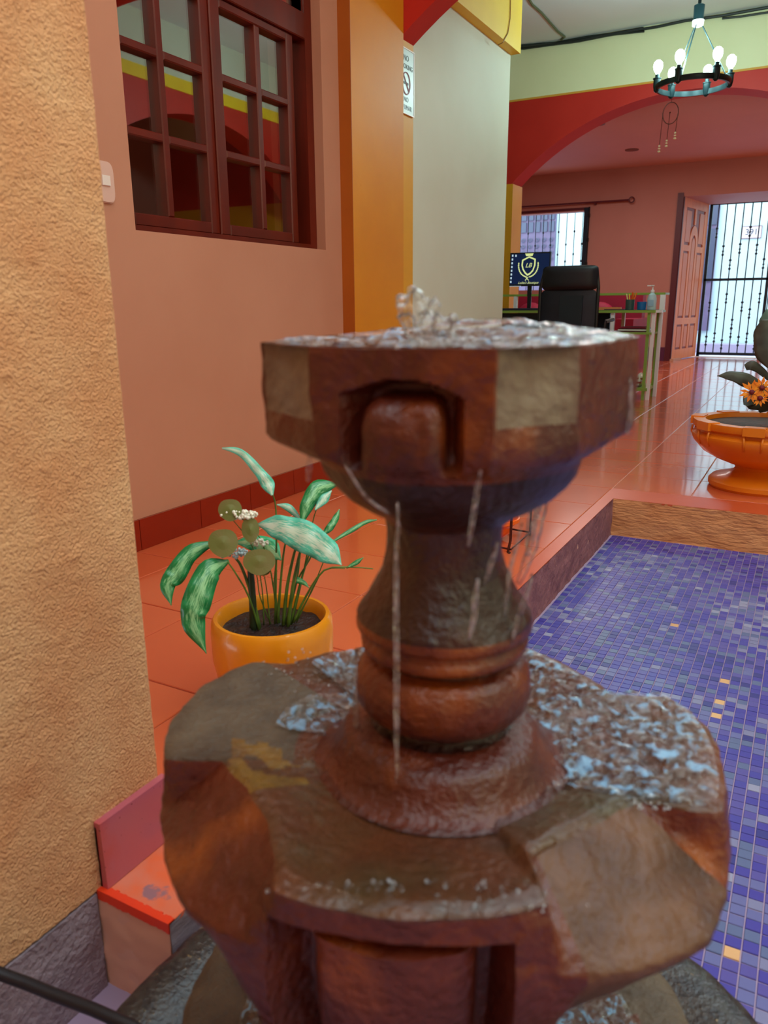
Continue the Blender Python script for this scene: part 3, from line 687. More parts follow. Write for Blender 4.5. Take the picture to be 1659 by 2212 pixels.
gate = thing('entrance_gate', (-.6, 12.9, 0), 'black iron barred gate with twisted bars across the street entrance', 'gate')
GY = 12.9
def gb(mb, nm): return part_w(mb, nm, M_iron, gate)
gx0, gx1 = -1.54, .5
gb(MB().box(gx0, gx1, GY - .02, GY + .02, 2.175, 2.205), 'top_rail'); gb(MB().box(gx0, gx1, GY - .02, GY + .02, .03, .07), 'bottom_rail'); gb(MB().box(gx0, gx1, GY - .02, GY + .02, 1.11, 1.145), 'middle_rail')
gb(MB().box(-.70, -.66, GY - .02, GY + .02, .0, 2.2), 'post'); gb(MB().box(-1.55, -1.51, GY - .02, GY + .02, .0, 2.2), 'post')
x = -1.43; k = 0
while x < gx1:
    mb = MB().tube([(x, GY, .05), (x, GY, 2.19)], .0085, 6); o_ = (k % 4) * .11
    for z in ((1.85, .80, .30), (1.60, .70, .35), (1.40, .92, .25), (1.62, .55, .42))[k % 4]:
        mb.sphere((x, GY, z), .021, 8, 5, (1, 1, .9)).sphere((x, GY, z - .07), .016, 8, 5, (1, 1, .9)).sphere((x, GY, z - .12), .019, 8, 5)
    gb(mb, 'bar'); x += .112; k += 1
gb(MB().box(-.66, -.45, GY - .05, GY + .01, 1.15, 1.33), 'lock_box')

# ================================================================== STREET
struct('floor_street', MB().box(-14, 10, FY1 + .1, 17.6, -.25, -.14), M_pave)
st = thing('street_building', (-2, 17.1, -.14), 'bright white limewashed building across the street', 'building')
part_w(MB().box(-14, 10, 17.0, 17.5, -.14, 3.2), 'wall', M_street, st)
part_w(MB().box(-14, 10, 16.45, 16.95, -.14, .02), 'kerb', M_pave, st)
def shutter(x0, x1, z0, z1, cols, zr_):
    f = part_w(MB().box(x0, x1, 16.93, 17.0, z0, z1), 'window', M_shutter, st)
    w = (x1 - x0) / cols
    for c in range(cols):
        for a, b in zr_: MB().box(x0 + c * w + w * .14, x0 + (c + 1) * w - w * .14, 16.90, 16.935, a, b).build('pane', M_shutterd, f)
    return f
f1 = shutter(-5.98, -5.06, 1.0, 2.75, 6, ((2.28, 2.48), (2.52, 2.72)))
mb = MB(); random.seed(3)
for c in range(6):
    for r in range(4):
        cx_, cz_ = -5.98 + .153 * (c + .5), 1.72 + r * .13
        mb.tube([(cx_ + .05 * math.cos(a) * (1 - a / 14), 16.9, cz_ + .05 * math.sin(a) * (1 - a / 14)) for a in [q * .6 for q in range(14)]], .008, 4)
mb.build('scrollwork', M_shutterd, f1, kind='stuff')
f2 = shutter(-2.55, -1.86, .26, 2.75, 3, ((2.25, 2.62), (1.2, 2.18)))
pl = part_w(MB().box(-1.43, -1.10, 16.98, 17.0, 1.985, 2.19), 'number_plaque', M_plaque, st)
pfm = frame_m((-1.265, 16.977, 2.087), (1, 0, 0), (0, 0, 1))
t_ = text('house_number', '391', .15, mat('plaque_ink', '#4A5A6A', .5), pl, pfm); t_.matrix_parent_inverse = Matrix.Identity(4)
mb = MB(); 
for a in ((-1.44, -1.09, 2.19, 2.20), (-1.44, -1.09, 1.975, 1.985), (-1.44, -1.43, 1.985, 2.19), (-1.10, -1.09, 1.985, 2.19)): mb.box(a[0], a[1], 16.975, 17.0, a[2], a[3])
mb.build('plaque_border', mat('plaque_edge', '#8A6A78', .5), pl)

# ================================================================== DESK AREA
DY0, DY1 = 6.86, 7.36
desk = thing('computer_desk', (-2.0, 7.1, 0), 'long office desk with lime edged shelves and white tubular legs', 'desk')
P = lambda mb, n_, m_=M_alu, **k: part_w(mb, n_, m_, desk, **k)
P(MB().box(-2.9, -1.17, DY0, DY1, .722, .742), 'desktop', M_green)
P(MB().box(-2.86, -1.22, DY0 + .01, DY1 - .02, .742, .745), 'desktop_surface', M_dark)
P(MB().box(-2.9, -1.15, DY1 - .22, DY1, .868, .886), 'upper_shelf', M_green)
P(MB().box(-2.9, -1.55, DY0 + .05, DY0 + .07, .32, .72), 'modesty_panel', M_dark)
for (xx, yy, zt) in ((-1.535, DY0 + .01, .722), (-1.535, DY1 - .06, .722), (-1.20, DY0 + .01, .722), (-1.19, DY1 - .2, .722), (-2.86, DY0 + .01, .722), (-2.86, DY1 - .06, .722)):
    P(MB().box(xx, xx + .028, yy, yy + .028, 0, zt), 'leg')
P(MB().box(-1.235, -1.21, DY0 + .01, DY0 + .035, 0, .722), 'green_leg_trim', M_green); P(MB().box(-1.21, -1.192, DY1 - .2, DY1 - .17, 0, .722), 'green_leg_trim', M_green)
P(MB().box(-1.19, -1.15, DY1 - .22, DY1 - .19, .742, .868), 'upper_post'); P(MB().box(-2.5, -2.47, DY1 - .22, DY1 - .19, .742, .868), 'upper_post')
P(MB().box(-1.56, -1.19, DY0, DY1 - .05, .545, .562), 'side_shelf', M_green); P(MB().box(-1.56, -1.19, DY0, DY1 - .05, .075, .10), 'bottom_shelf', M_green)
P(MB().box(-1.2, -1.12, DY0 + .005, DY0 + .04, .722, .742), 'corner_cap')
# things on the shelves
for k in range(4): tag(MB().box(-1.49 + .01 * k, -1.23 - .01 * k, DY0 + .06, DY0 + .3, .562 + .011 * k, .5725 + .011 * k).build('folder', [M_stain_wood, M_alu, M_stain_wood, M_magenta][k]), ['dark red folder at the bottom of the stack on the desk side shelf', 'thin white folder second from bottom on the desk side shelf', 'dark red folder third from bottom on the desk side shelf', 'magenta folder on top of the stack on the desk side shelf'][k], 'folder', 'folders on the desk side shelf')
cols = ['#6A5070', '#B8B0A8', '#8A3A30', '#C8C0D0', '#9A6A40']
for k in range(5): tag(MB().obox((-1.50 + .012 * k, DY0 + .05 + .01 * (k % 2), .1005 + .016 * k), (.22, .02 * (k - 2) * .5, 0), (-.01 * (k - 2), .22, 0), (0, 0, .0155)).build('magazine', mat('magazine_%d' % k, cols[k], .4)), ['violet', 'pale grey', 'red', 'lavender', 'tan'][k] + ' magazine in the pile on the bottom desk shelf', 'magazine', 'magazines on the bottom desk shelf')
random.seed(5); mb = MB()
vs = []; nn = 14
mb.sphere((-1.275, DY0 + .12, .158), .05, 14, 10, (.7, 1.2, 1.15))
mb.v = [tuple(Vector(v) + Vector((noise.noise((v[0] * 60, v[1] * 60, v[2] * 60)),) * 3) * .018) for v in mb.v]
tag(mb.build('plastic_bag', mat('white_plastic_bag', '#D8DCCC', .3), smooth=True), 'crumpled white plastic bag standing on the bottom desk shelf', 'bag')
# monitor
MXc, MY = -2.35, 7.12
mn = thing('computer_monitor', (MXc, MY, .745), 'computer monitor showing a gold crest on dark blue', 'monitor')
tilt = math.radians(4)
ux = Vector((math.cos(tilt), math.sin(tilt), 0)); uz = Vector((0, 0, 1)); un = ux.cross(uz)   # un points away
mc = Vector((MXc, MY, 1.105)); mw_, mh = .375, .295
def mp_(a, b, d=0): return mc + ux * a + uz * b - Vector((math.sin(-tilt), math.cos(tilt), 0)) * d
nrm = Vector((math.sin(tilt), -math.cos(tilt), 0))
def Q(a, b, d): return mc + ux * a + uz * b + nrm * d
part_w(MB().obox(Q(-mw_ / 2, -mh / 2, -.03), ux * mw_, uz * mh, nrm * .03), 'housing', M_dark, mn)
sc = part_w(MB().obox(Q(-mw_ / 2 + .01, -mh / 2 + .018, .0), ux * (mw_ - .02), uz * (mh - .03), nrm * .001), 'screen', M_screen, mn)
part_w(MB().obox(Q(-.02, -mh / 2 - .09, -.03), ux * .04, uz * .12, nrm * .012), 'neck', M_dark, mn)
part_w(MB().box(MXc - .09, MXc + .09, MY - .07, MY + .07, .8865 if False else .745, .752), 'foot', M_dark, mn)
part_w(MB().obox(Q(-.018, -.345, -.034), ux * .036, uz * .16, nrm * .012), 'stand_post', M_dark, mn)
def flat(poly, name, m_, d=.0025, inner=None):
    mb = MB(); n_ = len(poly)
    if inner:
        vs = [Q(a, b, d) for a, b in poly] + [Q(a, b, d) for a, b in inner]
        mb.add(vs, [(i, (i + 1) % n_, n_ + (i + 1) % n_, n_ + i) for i in range(n_)])
    else: mb.add([Q(a, b, d) for a, b in poly], [tuple(range(n_))])
    o = mb.build(name, m_, sc); return o
s_ = .00038
def lp(x, y): return ((x - 800) * .000279 - .011, (770 - y) * .000279 - .0)   # logo pixels of the close view to metres
shield = [(810, 360), (1030, 450), (1025, 650), (960, 830), (860, 930), (770, 975), (680, 900), (600, 780), (560, 640), (575, 470)]
ctr = (795, 640)
flat([lp(*p) for p in shield], 'crest_shield', M_logo, inner=[lp(ctr[0] + (p[0] - ctr[0]) * .80, ctr[1] + (p[1] - ctr[1]) * .82) for p in shield])
flat([lp(*p) for p in ((670, 275), (950, 275), (915, 355), (705, 355))], 'crest_crown', M_logo)
mb = MB()
for sx in (-1, 1):
    for k in range(11):
        a = math.radians(-8 + k * 9.5 * 1.0); r = 325
        cx_, cy_ = 790 + sx * r * math.cos(a), 640 + 370 * math.sin(a) * 1.0
        if k == 10: continue
        w_, h_ = 26, 46
        t = math.atan2(math.cos(a), -math.sin(a) * sx)
        q = [(cx_ + (x_ * math.cos(t) - y_ * math.sin(t)), cy_ + (x_ * math.sin(t) + y_ * math.cos(t))) for x_, y_ in ((-h_, 0), (0, -w_), (h_, 0), (0, w_))]
        mb.add([Q(*lp(*p), .0025) for p in q], [(0, 1, 2, 3)])
for k in range(8):
    pass
mb.build('crest_laurel', M_logo, sc)
mb = MB()
for pa, pb in (((700, 1120), (800, 1010)), ((820, 1120), (720, 1010))):
    d_ = Vector((pb[0] - pa[0], pb[1] - pa[1])).normalized(); n_ = Vector((-d_.y, d_.x)) * 12
    mb.add([Q(*lp(pa[0] + n_.x, pa[1] + n_.y), .0025), Q(*lp(pb[0] + n_.x, pb[1] + n_.y), .0025), Q(*lp(pb[0] - n_.x, pb[1] - n_.y), .0025), Q(*lp(pa[0] - n_.x, pa[1] - n_.y), .0025)], [(0, 1, 2, 3)])
mb.build('crest_ribbon', M_logo, sc)
o = text('screen_monogram', 'LB', .055, M_logo, sc, frame_m(Q(*lp(790, 650), .003), ux, uz), shear=.35); 
o = text('screen_caption', "Lolita's Boutique", .028, M_logo, sc, frame_m(Q(*lp(800, 1195), .003), ux, uz), shear=.5)
mb = MB()
for k in range(8):
    a, b = lp(255 - k * 5, 330 + k * 118); mb.add([Q(a - .007, b - .009, .0025), Q(a + .007, b - .009, .0025), Q(a + .007, b + .009, .0025), Q(a - .007, b + .009, .0025)], [(0, 1, 2, 3)])
a, b = lp(365, 335); mb.add([Q(a - .007, b - .009, .0025), Q(a + .007, b - .009, .0025), Q(a + .007, b + .009, .0025), Q(a - .007, b + .009, .0025)], [(0, 1, 2, 3)])
mb.build('desktop_icons', M_icon, sc)
mb = MB()
for k in range(8):
    a, b = lp(200 + k * 50, 1296); mb.add([Q(a - .003, b - .003, .0025), Q(a + .004, b - .003, .0025), Q(a + .004, b + .003, .0025), Q(a - .003, b + .003, .0025)], [(0, 1, 2, 3)])
mb.build('taskbar_icons', M_icon, sc)
# keyboard + dark pad
tag(MB().box(-2.55, -2.17, DY0 + .05, DY0 + .2, .745, .762).build('keyboard', mat('keyboard_dark', '#2A2A3A', .5)), 'dark keyboard lying on the desk below the monitor', 'keyboard')
tag(MB().box(-1.60, -1.44, DY0 + .03, DY0 + .2, .745, .752).build('notepad', mat('notepad_dark', '#4A3038', .5)), 'thin dark notepad on the desk beside the pencil cup', 'notepad')
tag(MB().obox((-1.68, DY0 + .1, .745), (.2, .03, 0), (-.03, .16, 0), (0, 0, .022)).build('envelope', mat('manila', '#D8804A', .5)), 'tan paper envelope on the desk right of the chair', 'envelope')
# pencil cup
pc = thing('pencil_cup', (-1.40, DY0 + .09, .745), 'dark glass cup of pens and scissors on the desk', 'cup')
part_w(MB().lathe([(.0, 0), (.036, 0), (.038, .085), (.034, .085), (.032, .006), (0, .006)], (-1.40, DY0 + .09, .745), 18), 'cup', mat('smoky_cup', '#3C5450', .25), pc, smooth=30)
for k, (c, dx) in enumerate((('#F0E8A0', -.03), ('#E87818', .03), ('#E05010', .015), ('#E8D040', -.012), ('#E87818', .045))):
    part_w(MB().tube([(-1.40 + dx * .2, DY0 + .09, .755), (-1.40 + dx, DY0 + .09 + .01 * (k - 2), .875 + .008 * (k % 3))], .0055, 6), 'pen', mat('pen_%d' % k, c, .4), pc)
tag(MB().lathe([(.0, 0), (.036, 0), (.040, .066), (.036, .066), (.032, .006), (0, .006)], (-1.305, DY0 + .10, .745), 18).build('blue_cup', M_bluep, smooth=30), 'small blue plastic cup between pencil cup and sanitizer', 'cup')
sb = thing('sanitizer_bottle', (-1.225, DY0 + .1, .745), 'clear pump bottle of hand sanitizer at the desk end', 'bottle')
bc = (-1.225, DY0 + .1, .745)
part_w(MB().lathe([(0, 0), (.036, 0), (.038, .01), (.038, .09), (.03, .12), (.014, .135), (.014, .14), (0, .14)], bc, 20), 'body', M_clear, sb, smooth=30)
part_w(MB().lathe([(0, .14), (.016, .14), (.016, .158), (.006, .16), (.006, .19), (.014, .192), (.014, .2), (0, .2)], bc, 14).box(bc[0] - .045, bc[0], bc[1] - .006, bc[1] + .006, bc[2] + .19, bc[2] + .199), 'pump', M_alu, sb)
part_w(MB().box(bc[0] - .022, bc[0] + .022, bc[1] - .041, bc[1] - .036, bc[2] + .03, bc[2] + .08), 'label_sticker', mat('bottle_label', '#9AB8D0', .5), sb)
# chair
cx_, cy_ = -1.86, 6.45
oc = thing('office_chair', (cx_, cy_, 0), 'black high-backed office chair with its back turned, in front of the desk', 'chair')
def pad(x0, x1, z0, z1, y, th, name, m_, bow=.03, parent=oc):
    mb = MB(); nx, nz2 = 14, 10; vs = []
    for side in (0, 1):
        for j in range(nz2 + 1):
            for i in range(nx + 1):
                u = 2 * i / nx - 1; v = 2 * j / nz2 - 1
                rr = min(1, (abs(u) ** 8 + abs(v) ** 8) ** (1 / 8))
                k2 = 1 / max(1e-6, (abs(u) ** 9 + abs(v) ** 9) ** (1 / 9)) * max(abs(u), abs(v)) if max(abs(u), abs(v)) > 0 else 1
                uu, vv = u * k2, v * k2
                e = th * (1 - max(abs(u), abs(v)) ** 6)
                vs.append(((x0 + x1) / 2 + uu * (x1 - x0) / 2, y + bow * (1 - uu * uu) * -1 + (e if side else -e) * .5, (z0 + z1) / 2 + vv * (z1 - z0) / 2))
    n2 = (nx + 1) * (nz2 + 1); fs = []
    for sdd in (0, n2):
        for j in range(nz2):
            for i in range(nx): a = sdd + j * (nx + 1) + i; fs.append((a, a + 1, a + nx + 2, a + nx + 1))
    for i in range(nx): fs += [(i, i + 1, n2 + i + 1, n2 + i), (nz2 * (nx + 1) + i, nz2 * (nx + 1) + i + 1, n2 + nz2 * (nx + 1) + i + 1, n2 + nz2 * (nx + 1) + i)]
    for j in range(nz2): fs += [(j * (nx + 1), (j + 1) * (nx + 1), n2 + (j + 1) * (nx + 1), n2 + j * (nx + 1)), (j * (nx + 1) + nx, (j + 1) * (nx + 1) + nx, n2 + (j + 1) * (nx + 1) + nx, n2 + j * (nx + 1) + nx)]
    return part_w(mb.add(vs, fs), name, m_, parent, smooth=50)
a0 = atY(1172, 572, cy_ - .2); a1 = atY(1295, 572, cy_ - .2); cL, cR, cT = a0.x, a1.x, a1.z
cmx = (cL + cR) / 2
pad(cL + .005, cR - .002, .90, cT, cy_ - .2, .07, 'headrest', M_mesh)
pad(cL - .01, cR, .46, .91, cy_ - .19, .03, 'back_mesh', mat('chair_mesh', '#1C2232', .5, '#141824', 9, .3, .8))
part_w(MB().tube([(cL - .01, cy_ - .19, .50), (cL - .012, cy_ - .19, .92), (cL + .02, cy_ - .19, cT - .03)], .014, 8), 'back_frame', M_dark, oc)
part_w(MB().tube([(cR, cy_ - .19, .50), (cR, cy_ - .19, .92), (cR - .02, cy_ - .19, cT - .03)], .014, 8), 'back_frame', M_dark, oc)
part_w(MB().box(cmx - .06, cmx + .12, cy_ - .245, cy_ - .22, .50, .86), 'lumbar_spine', mat('chair_spine', '#152430', .35), oc)
pad(cmx - .24, cmx + .24, .40, .48, cy_ + .05, .45, 'seat', M_mesh, bow=0)
for sx in (-1, 1): part_w(MB().tube([(cmx + sx * .25, cy_ - .1, .46), (cmx + sx * .27, cy_ - .08, .66), (cmx + sx * .27, cy_ + .18, .67)], .016, 8), 'armrest', M_dark, oc)
part_w(MB().tube([(cmx, cy_, .08), (cmx, cy_, .42)], .028, 10), 'gas_post', M_dark, oc)
for k in range(5):
    a = 2 * PI * k / 5 + .3; lg = part_w(MB().tube([(cmx, cy_, .11), (cmx + .29 * math.cos(a), cy_ + .29 * math.sin(a), .075)], [.028, .016], 8), 'leg', M_dark, oc)
    MB().tube([(cmx + .29 * math.cos(a) - .022, cy_ + .29 * math.sin(a), .03), (cmx + .29 * math.cos(a) + .022, cy_ + .29 * math.sin(a), .03)], .03, 12).build('caster', M_dark, lg)
# sofa and cushions behind
sf = thing('magenta_sofa', (-2.6, 10.0, 0), 'deep magenta sofa behind the desk in the lobby', 'sofa')
pS = lambda mb, n_: part_w(mb, n_, M_magenta, sf)
pS(MB().box(-3.6, -1.92, 9.55, 10.3, .0, .42), 'base'); pS(MB().box(-3.6, -1.92, 10.3, 10.5, .0, .9), 'backrest'); pS(MB().box(-2.08, -1.86, 9.5, 10.5, .0, .62), 'armrest'); pS(MB().box(-3.8, -3.58, 9.5, 10.5, .0, .62), 'armrest')
for k, (xx, lb) in enumerate(((-3.3, 'plump magenta cushion at the hidden left end of the sofa'), (-2.83, 'plump magenta cushion in the middle of the sofa'), (-2.4, 'plump magenta cushion at the right end of the sofa'))):
    mb = MB().sphere((xx, 10.12, .62), .215, 18, 12, (.95, .5, .92)); tag(mb.build('cushion', M_magenta, smooth=True), lb, 'cushion', 'cushions on the magenta sofa')
# orange bag under desk
ob = thing('orange_bag', (-1.625, 7.13, .42), 'bright orange open-topped bag hooked beneath the desk beside the chair', 'bag')
mb = MB(); q = [(-1.70, .665), (-1.57, .60), (-1.555, .44), (-1.70, .42)]
n = 16; vs = []
for j, (zz, sx, sy) in enumerate(((.42, .055, .05), (.50, .068, .06), (.60, .072, .065), (.67, .075, .068))):
    for i in range(n):
        a = 2 * PI * i / n; vs.append((-1.625 + sx * math.cos(a), 7.13 + sy * math.sin(a), zz + (.02 * math.cos(a * 2 + .5) - .03 * math.cos(a) * -1 if j == 3 else 0)))
mb.add(vs, [(j * n + i, j * n + (i + 1) % n, (j + 1) * n + (i + 1) % n, (j + 1) * n + i) for j in range(3) for i in range(n)] + [tuple(range(n))])
part_w(mb, 'sack', M_orangebag, ob, smooth=True)
part_w(MB().tube([(-1.69, 7.13, .66), (-1.66, 7.13, .70), (-1.60, 7.13, .722), (-1.57, 7.13, .69), (-1.56, 7.13, .64)], .006, 6), 'handle', M_orangebag, ob)

# ================================================================== WIRE RACK behind the fountain
wr = thing('wire_rack', (-.87, 2.5, 0), 'thin brown wire stand on the tiles behind the fountain', 'rack')
A = Vector((-.806, 2.565, 0)); B = Vector((-.80, 2.345, 0)); A2 = A + Vector((-.22, .03, 0)); B2 = B + Vector((-.22, .03, 0))
pw = lambda pts, n_, r=.0045: part_w(MB().tube(pts, r, 6), n_, M_wire, wr)
for p in (A, A2, B2): pw([p, p + Vector((0, 0, .30))], 'upright')
pw([B + Vector((0, -.012, .004)), B + Vector((-.01, .0, .0)), B + Vector((-.006, .01, .04)), B + Vector((0, 0, .30))], 'upright')
for z in (.012, .29): 
    pw([A + Vector((0, 0, z)), B + Vector((0, 0, z)), B2 + Vector((0, 0, z)), A2 + Vector((0, 0, z)), A + Vector((0, 0, z))], 'hoop_frame', .0035)
bk = (A + B2) / 2
bw = thing('orange_bowl', (bk.x, bk.y, .05), 'orange ribbed bowl inside the wire stand behind the fountain', 'bowl')
part_w(MB().lathe([(0, 0), (.05, 0), (.062, .012), (.066, .02), (.07, .035), (.088, .05), (.09, .08), (.084, .08), (.08, .05), (0, .03)], (bk.x, bk.y, .0155), 28), 'body', mat('orange_glaze', '#E8621A', .3), bw, smooth=30)
part_w(MB().lathe([(.085, .052), (.094, .054), (.094, .066), (.085, .068)], (bk.x, bk.y, .0155), 28), 'bright_band', M_orangebag, bw)

# ================================================================== LEAF / STEM TOOLS
def leaf(pts, widths, fold=.25, curl=0, nv=None, cols_=6, name='leaf', m_=M_leaf, parent=None, wav=.0):
    pts = [Vector(p) for p in pts]
    # Catmull-Rom resample
    out = []; ws = []; nseg = 6; m_n = len(pts)
    for i in range(m_n - 1):
        p0 = pts[max(i - 1, 0)]; p1 = pts[i]; p2 = pts[i + 1]; p3 = pts[min(i + 2, m_n - 1)]
        for k in range(nseg):
            t = k / nseg; out.append(.5 * ((2 * p1) + (p2 - p0) * t + (2 * p0 - 5 * p1 + 4 * p2 - p3) * t * t + (-p0 + 3 * p1 - 3 * p2 + p3) * t ** 3))
            s2 = t * t * (3 - 2 * t); ws.append(widths[i] * (1 - s2) + widths[i + 1] * s2)
    out.append(pts[-1]); ws.append(widths[-1])
    vs = []; uvs = []; M = len(out)
    nvv = Vector(nv) if nv else (CAM - pts[0]).normalized()
    for i, p in enumerate(out):
        t = (out[min(i + 1, M - 1)] - out[max(i - 1, 0)]).normalized()
        side = t.cross(nvv).normalized(); nn_ = side.cross(t).normalized()
        for c in range(cols_ + 1):
            u = 2 * c / cols_ - 1
            vs.append(p + side * (u * ws[i] / 2) + nn_ * (-abs(u) * ws[i] * fold * .5 + wav * ws[i] * math.sin(i * 1.3 + (2 if u > 0 else 0)) * abs(u)))
            uvs.append(((u + 1) / 2, i / M))
    fs = [(i * (cols_ + 1) + c, i * (cols_ + 1) + c + 1, (i + 1) * (cols_ + 1) + c + 1, (i + 1) * (cols_ + 1) + c) for i in range(M - 1) for c in range(cols_)]
    mb = MB(); mb.add(vs, fs); o = mb.build(name, m_, None, smooth=True)
    uvl = o.data.uv_layers.new(name='UVMap')
    for l in o.data.loops: uvl.data[l.index].uv = uvs[l.vertex_index]
    md = o.modifiers.new('thick', 'SOLIDIFY'); md.thickness = .0012
    if parent:
        o.parent = parent
        if parent.type == 'EMPTY': o.matrix_parent_inverse = Matrix.Translation(-Vector(parent.location))
    return o

# ================================================================== POTTED PLANT
pc_ = Vector((-.888, 1.155, 0)); PR = .121
pot = thing('potted_plant', pc_, 'orange glazed pot of variegated leaves on the terracotta floor by the stucco corner', 'potted plant')
prof = [(0, .0), (.078, 0), (.092, .02), (.112, .07), (.121, .12), (.122, .17), (.120, .195), (.115, .203), (.108, .203), (.103, .195), (.100, .17)]
part_w(MB().lathe(prof, pc_, 64), 'pot', M_pot, pot, smooth=40)
mb = MB(); n = 40; vs = [(pc_.x, pc_.y, .180)]
for r in (.035, .07, .100):
    for k in range(n): a = 2 * PI * k / n; vs.append((pc_.x + r * math.cos(a), pc_.y + r * math.sin(a), .176 + .008 * noise.noise((r * 60, a * 3, 1))))
fs = [(0, 1 + k, 1 + (k + 1) % n) for k in range(n)] + [(1 + j * n + k, 1 + j * n + (k + 1) % n, 1 + (j + 1) * n + (k + 1) % n, 1 + (j + 1) * n + k) for j in range(2) for k in range(n)]
part_w(mb.add(vs, fs), 'soil', M_soil, pot, smooth=True)
PD = math.hypot(pc_.x, pc_.y); 
def pp(px, py, off=0): return atD(px, py, PD + off, 588)
pxm = PD * 1.06 / F_PX
def lf(px, w, m_=M_leaf, fold=.3, wav=.10, name='leaf', nv=None):
    return leaf([pp(*p) for p in px], [x * pxm for x in w], fold, name=name, m_=m_, parent=pot, wav=wav, nv=nv)
lf([(556, 1133, .0), (600, 1138, -.03), (655, 1158, -.05), (705, 1190, -.07), (738, 1221, -.09)], [4, 50, 66, 52, 2], M_leafp, .15)
lf([(462, 1172, .0), (412, 1195, -.02), (380, 1240, -.04), (362, 1265, -.05), (370, 1308, -.06)], [10, 34, 42, 30, 1], M_leafd, .3)
lf([(494, 1212, -.02), (452, 1235, -.05), (425, 1300, -.08), (418, 1345, -.09), (446, 1412, -.10)], [8, 50, 58, 46, 1], M_leafd, .25)
lf([(480, 968, .05), (520, 978, .04), (556, 1015, .03), (578, 1045, .02), (588, 1070, .01)], [3, 15, 20, 28, 5], M_leafp, .3, .15)
lf([(652, 1132, .03), (664, 1090, .04), (690, 1055, .06), (732, 1047, .08)], [5, 30, 40, 2], M_leafd, .35)
lf([(680, 1102, .02), (700, 1078, .03), (716, 1060, .04)], [3, 20, 2], M_leafp, .3)
lf([(694, 1158, .03), (712, 1140, .03), (725, 1120, .04), (733, 1100, .05)], [3, 16, 14, 1], M_leafd, .3, .15)
lf([(715, 1172, .04), (760, 1145, .05), (790, 1128, .06), (814, 1123, .06)], [4, 10, 8, 2], M_leafd, .3, .1)
lf([(748, 1227, .0), (770, 1215, 0), (785, 1204, 0)], [3, 10, 1], M_leafd, .3)
lf([(655, 1130, .06), (625, 1098, .06), (598, 1090, .06)], [3, 16, 2], M_leafp, .3)
lf([(512, 1172, .04), (545, 1172, .03), (580, 1185, .02), (608, 1210, .0)], [8, 34, 46, 3], M_leaf, .25)
lf([(560, 1242, 0), (574, 1235, 0), (588, 1222, -.02)], [3, 14, 2], M_olive, .2)
lf([(640, 1253, -.01), (655, 1258, -.01), (668, 1270, -.02)], [14, 10, 1], M_leafd, .2)
def disc(px, py, rx, ry, off, name='round_leaf', m_=M_olive):
    c = pp(px, py, off); v = (CAM - c).normalized(); s_ = v.cross(Vector((0, 0, 1))).normalized() * -1; u_ = s_.cross(v) * -1
    mb = MB(); n = 24; vs = [c + v * .002]
    for r_ in (.5, 1):
        for k in range(n):
            a = 2 * PI * k / n; vs.append(c + s_ * rx * pxm * r_ * math.cos(a) + u_ * ry * pxm * r_ * math.sin(a) * (1 + .06 * math.sin(3 * a)) - v * .0015 * (r_ ** 2) * (1 + math.cos(2 * a)))
    fs = [(0, 1 + k, 1 + (k + 1) % n) for k in range(n)] + [(1 + k, 1 + (k + 1) % n, 1 + n + (k + 1) % n, 1 + n + k) for k in range(n)]
    o = part_w(mb.add(vs, fs), name, m_, pot); md = o.modifiers.new('t', 'SOLIDIFY'); md.thickness = .001
disc(497, 1101, 24, 23, .0); disc(482, 1172, 30, 29, -.03); disc(541, 1144, 18, 26, -.01); disc(560, 1213, 33, 27, -.04)
def cluster(px, py, rx, ry, off, m_, n=60, seed=1):
    random.seed(seed); mb = MB()
    for k in range(n):
        a = random.uniform(0, 2 * PI); r = math.sqrt(random.random()); c = pp(px + rx * r * math.cos(a), py + ry * r * math.sin(a), off + random.uniform(-.02, .02))
        mb.sphere(c, random.uniform(2.2, 4.2) * pxm, 6, 4)
    part_w(mb, 'flower_cluster', m_, pot, smooth=True, kind='stuff')
cluster(518, 1112, 40, 9, .01, M_whitef, 120, 1); cluster(502, 1194, 34, 12, -.01, M_bluef, 80, 2); cluster(560, 1172, 20, 6, .02, M_whitef, 40, 5)
stems = [((594, 1352), (597, 1200), (596, 1100), (588, 1066), 4, .02), ((548, 1365), (546, 1300), (541, 1230), (540, 1225), 15, -.01), ((562, 1360), (545, 1290), (522, 1225), (508, 1205), 7, -.01),
         ((560, 1362), (538, 1290), (510, 1240), (492, 1214), 4, -.03), ((600, 1345), (606, 1260), (612, 1200), (618, 1165), 5, .0), ((612, 1350), (620, 1270), (632, 1210), (640, 1180), 7, -.01),
         ((622, 1355), (632, 1270), (644, 1210), (652, 1180), 7, -.02), ((628, 1350), (646, 1270), (662, 1215), (672, 1185), 5, .02), ((618, 1345), (640, 1260), (668, 1210), (690, 1165), 4, .03),
         ((634, 1345), (660, 1290), (700, 1232), (752, 1225), 5, .0), ((752, 1225), (775, 1226), (800, 1228), (806, 1229), 3, .0), ((640, 1340), (672, 1280), (700, 1232), (745, 1228), 3, .02), ((583, 1350), (578, 1290), (572, 1250), (566, 1236), 2.5, .01),
         ((586, 1350), (562, 1290), (556, 1250), (552, 1232), 2.5, .02), ((605, 1350), (596, 1290), (592, 1260), (600, 1180), 3.5, .03), ((630, 1350), (655, 1240), (675, 1130), (684, 1100), 3, .04), ((600, 1350), (586, 1240), (560, 1160), (520, 1118), 3, .02),
         ((640, 1345), (680, 1260), (712, 1180), (722, 1168), 2.5, .04), ((616, 1350), (640, 1260), (650, 1180), (656, 1130), 4, .03), ((570, 1352), (566, 1270), (545, 1180), (500, 1120), 2.5, .01)]
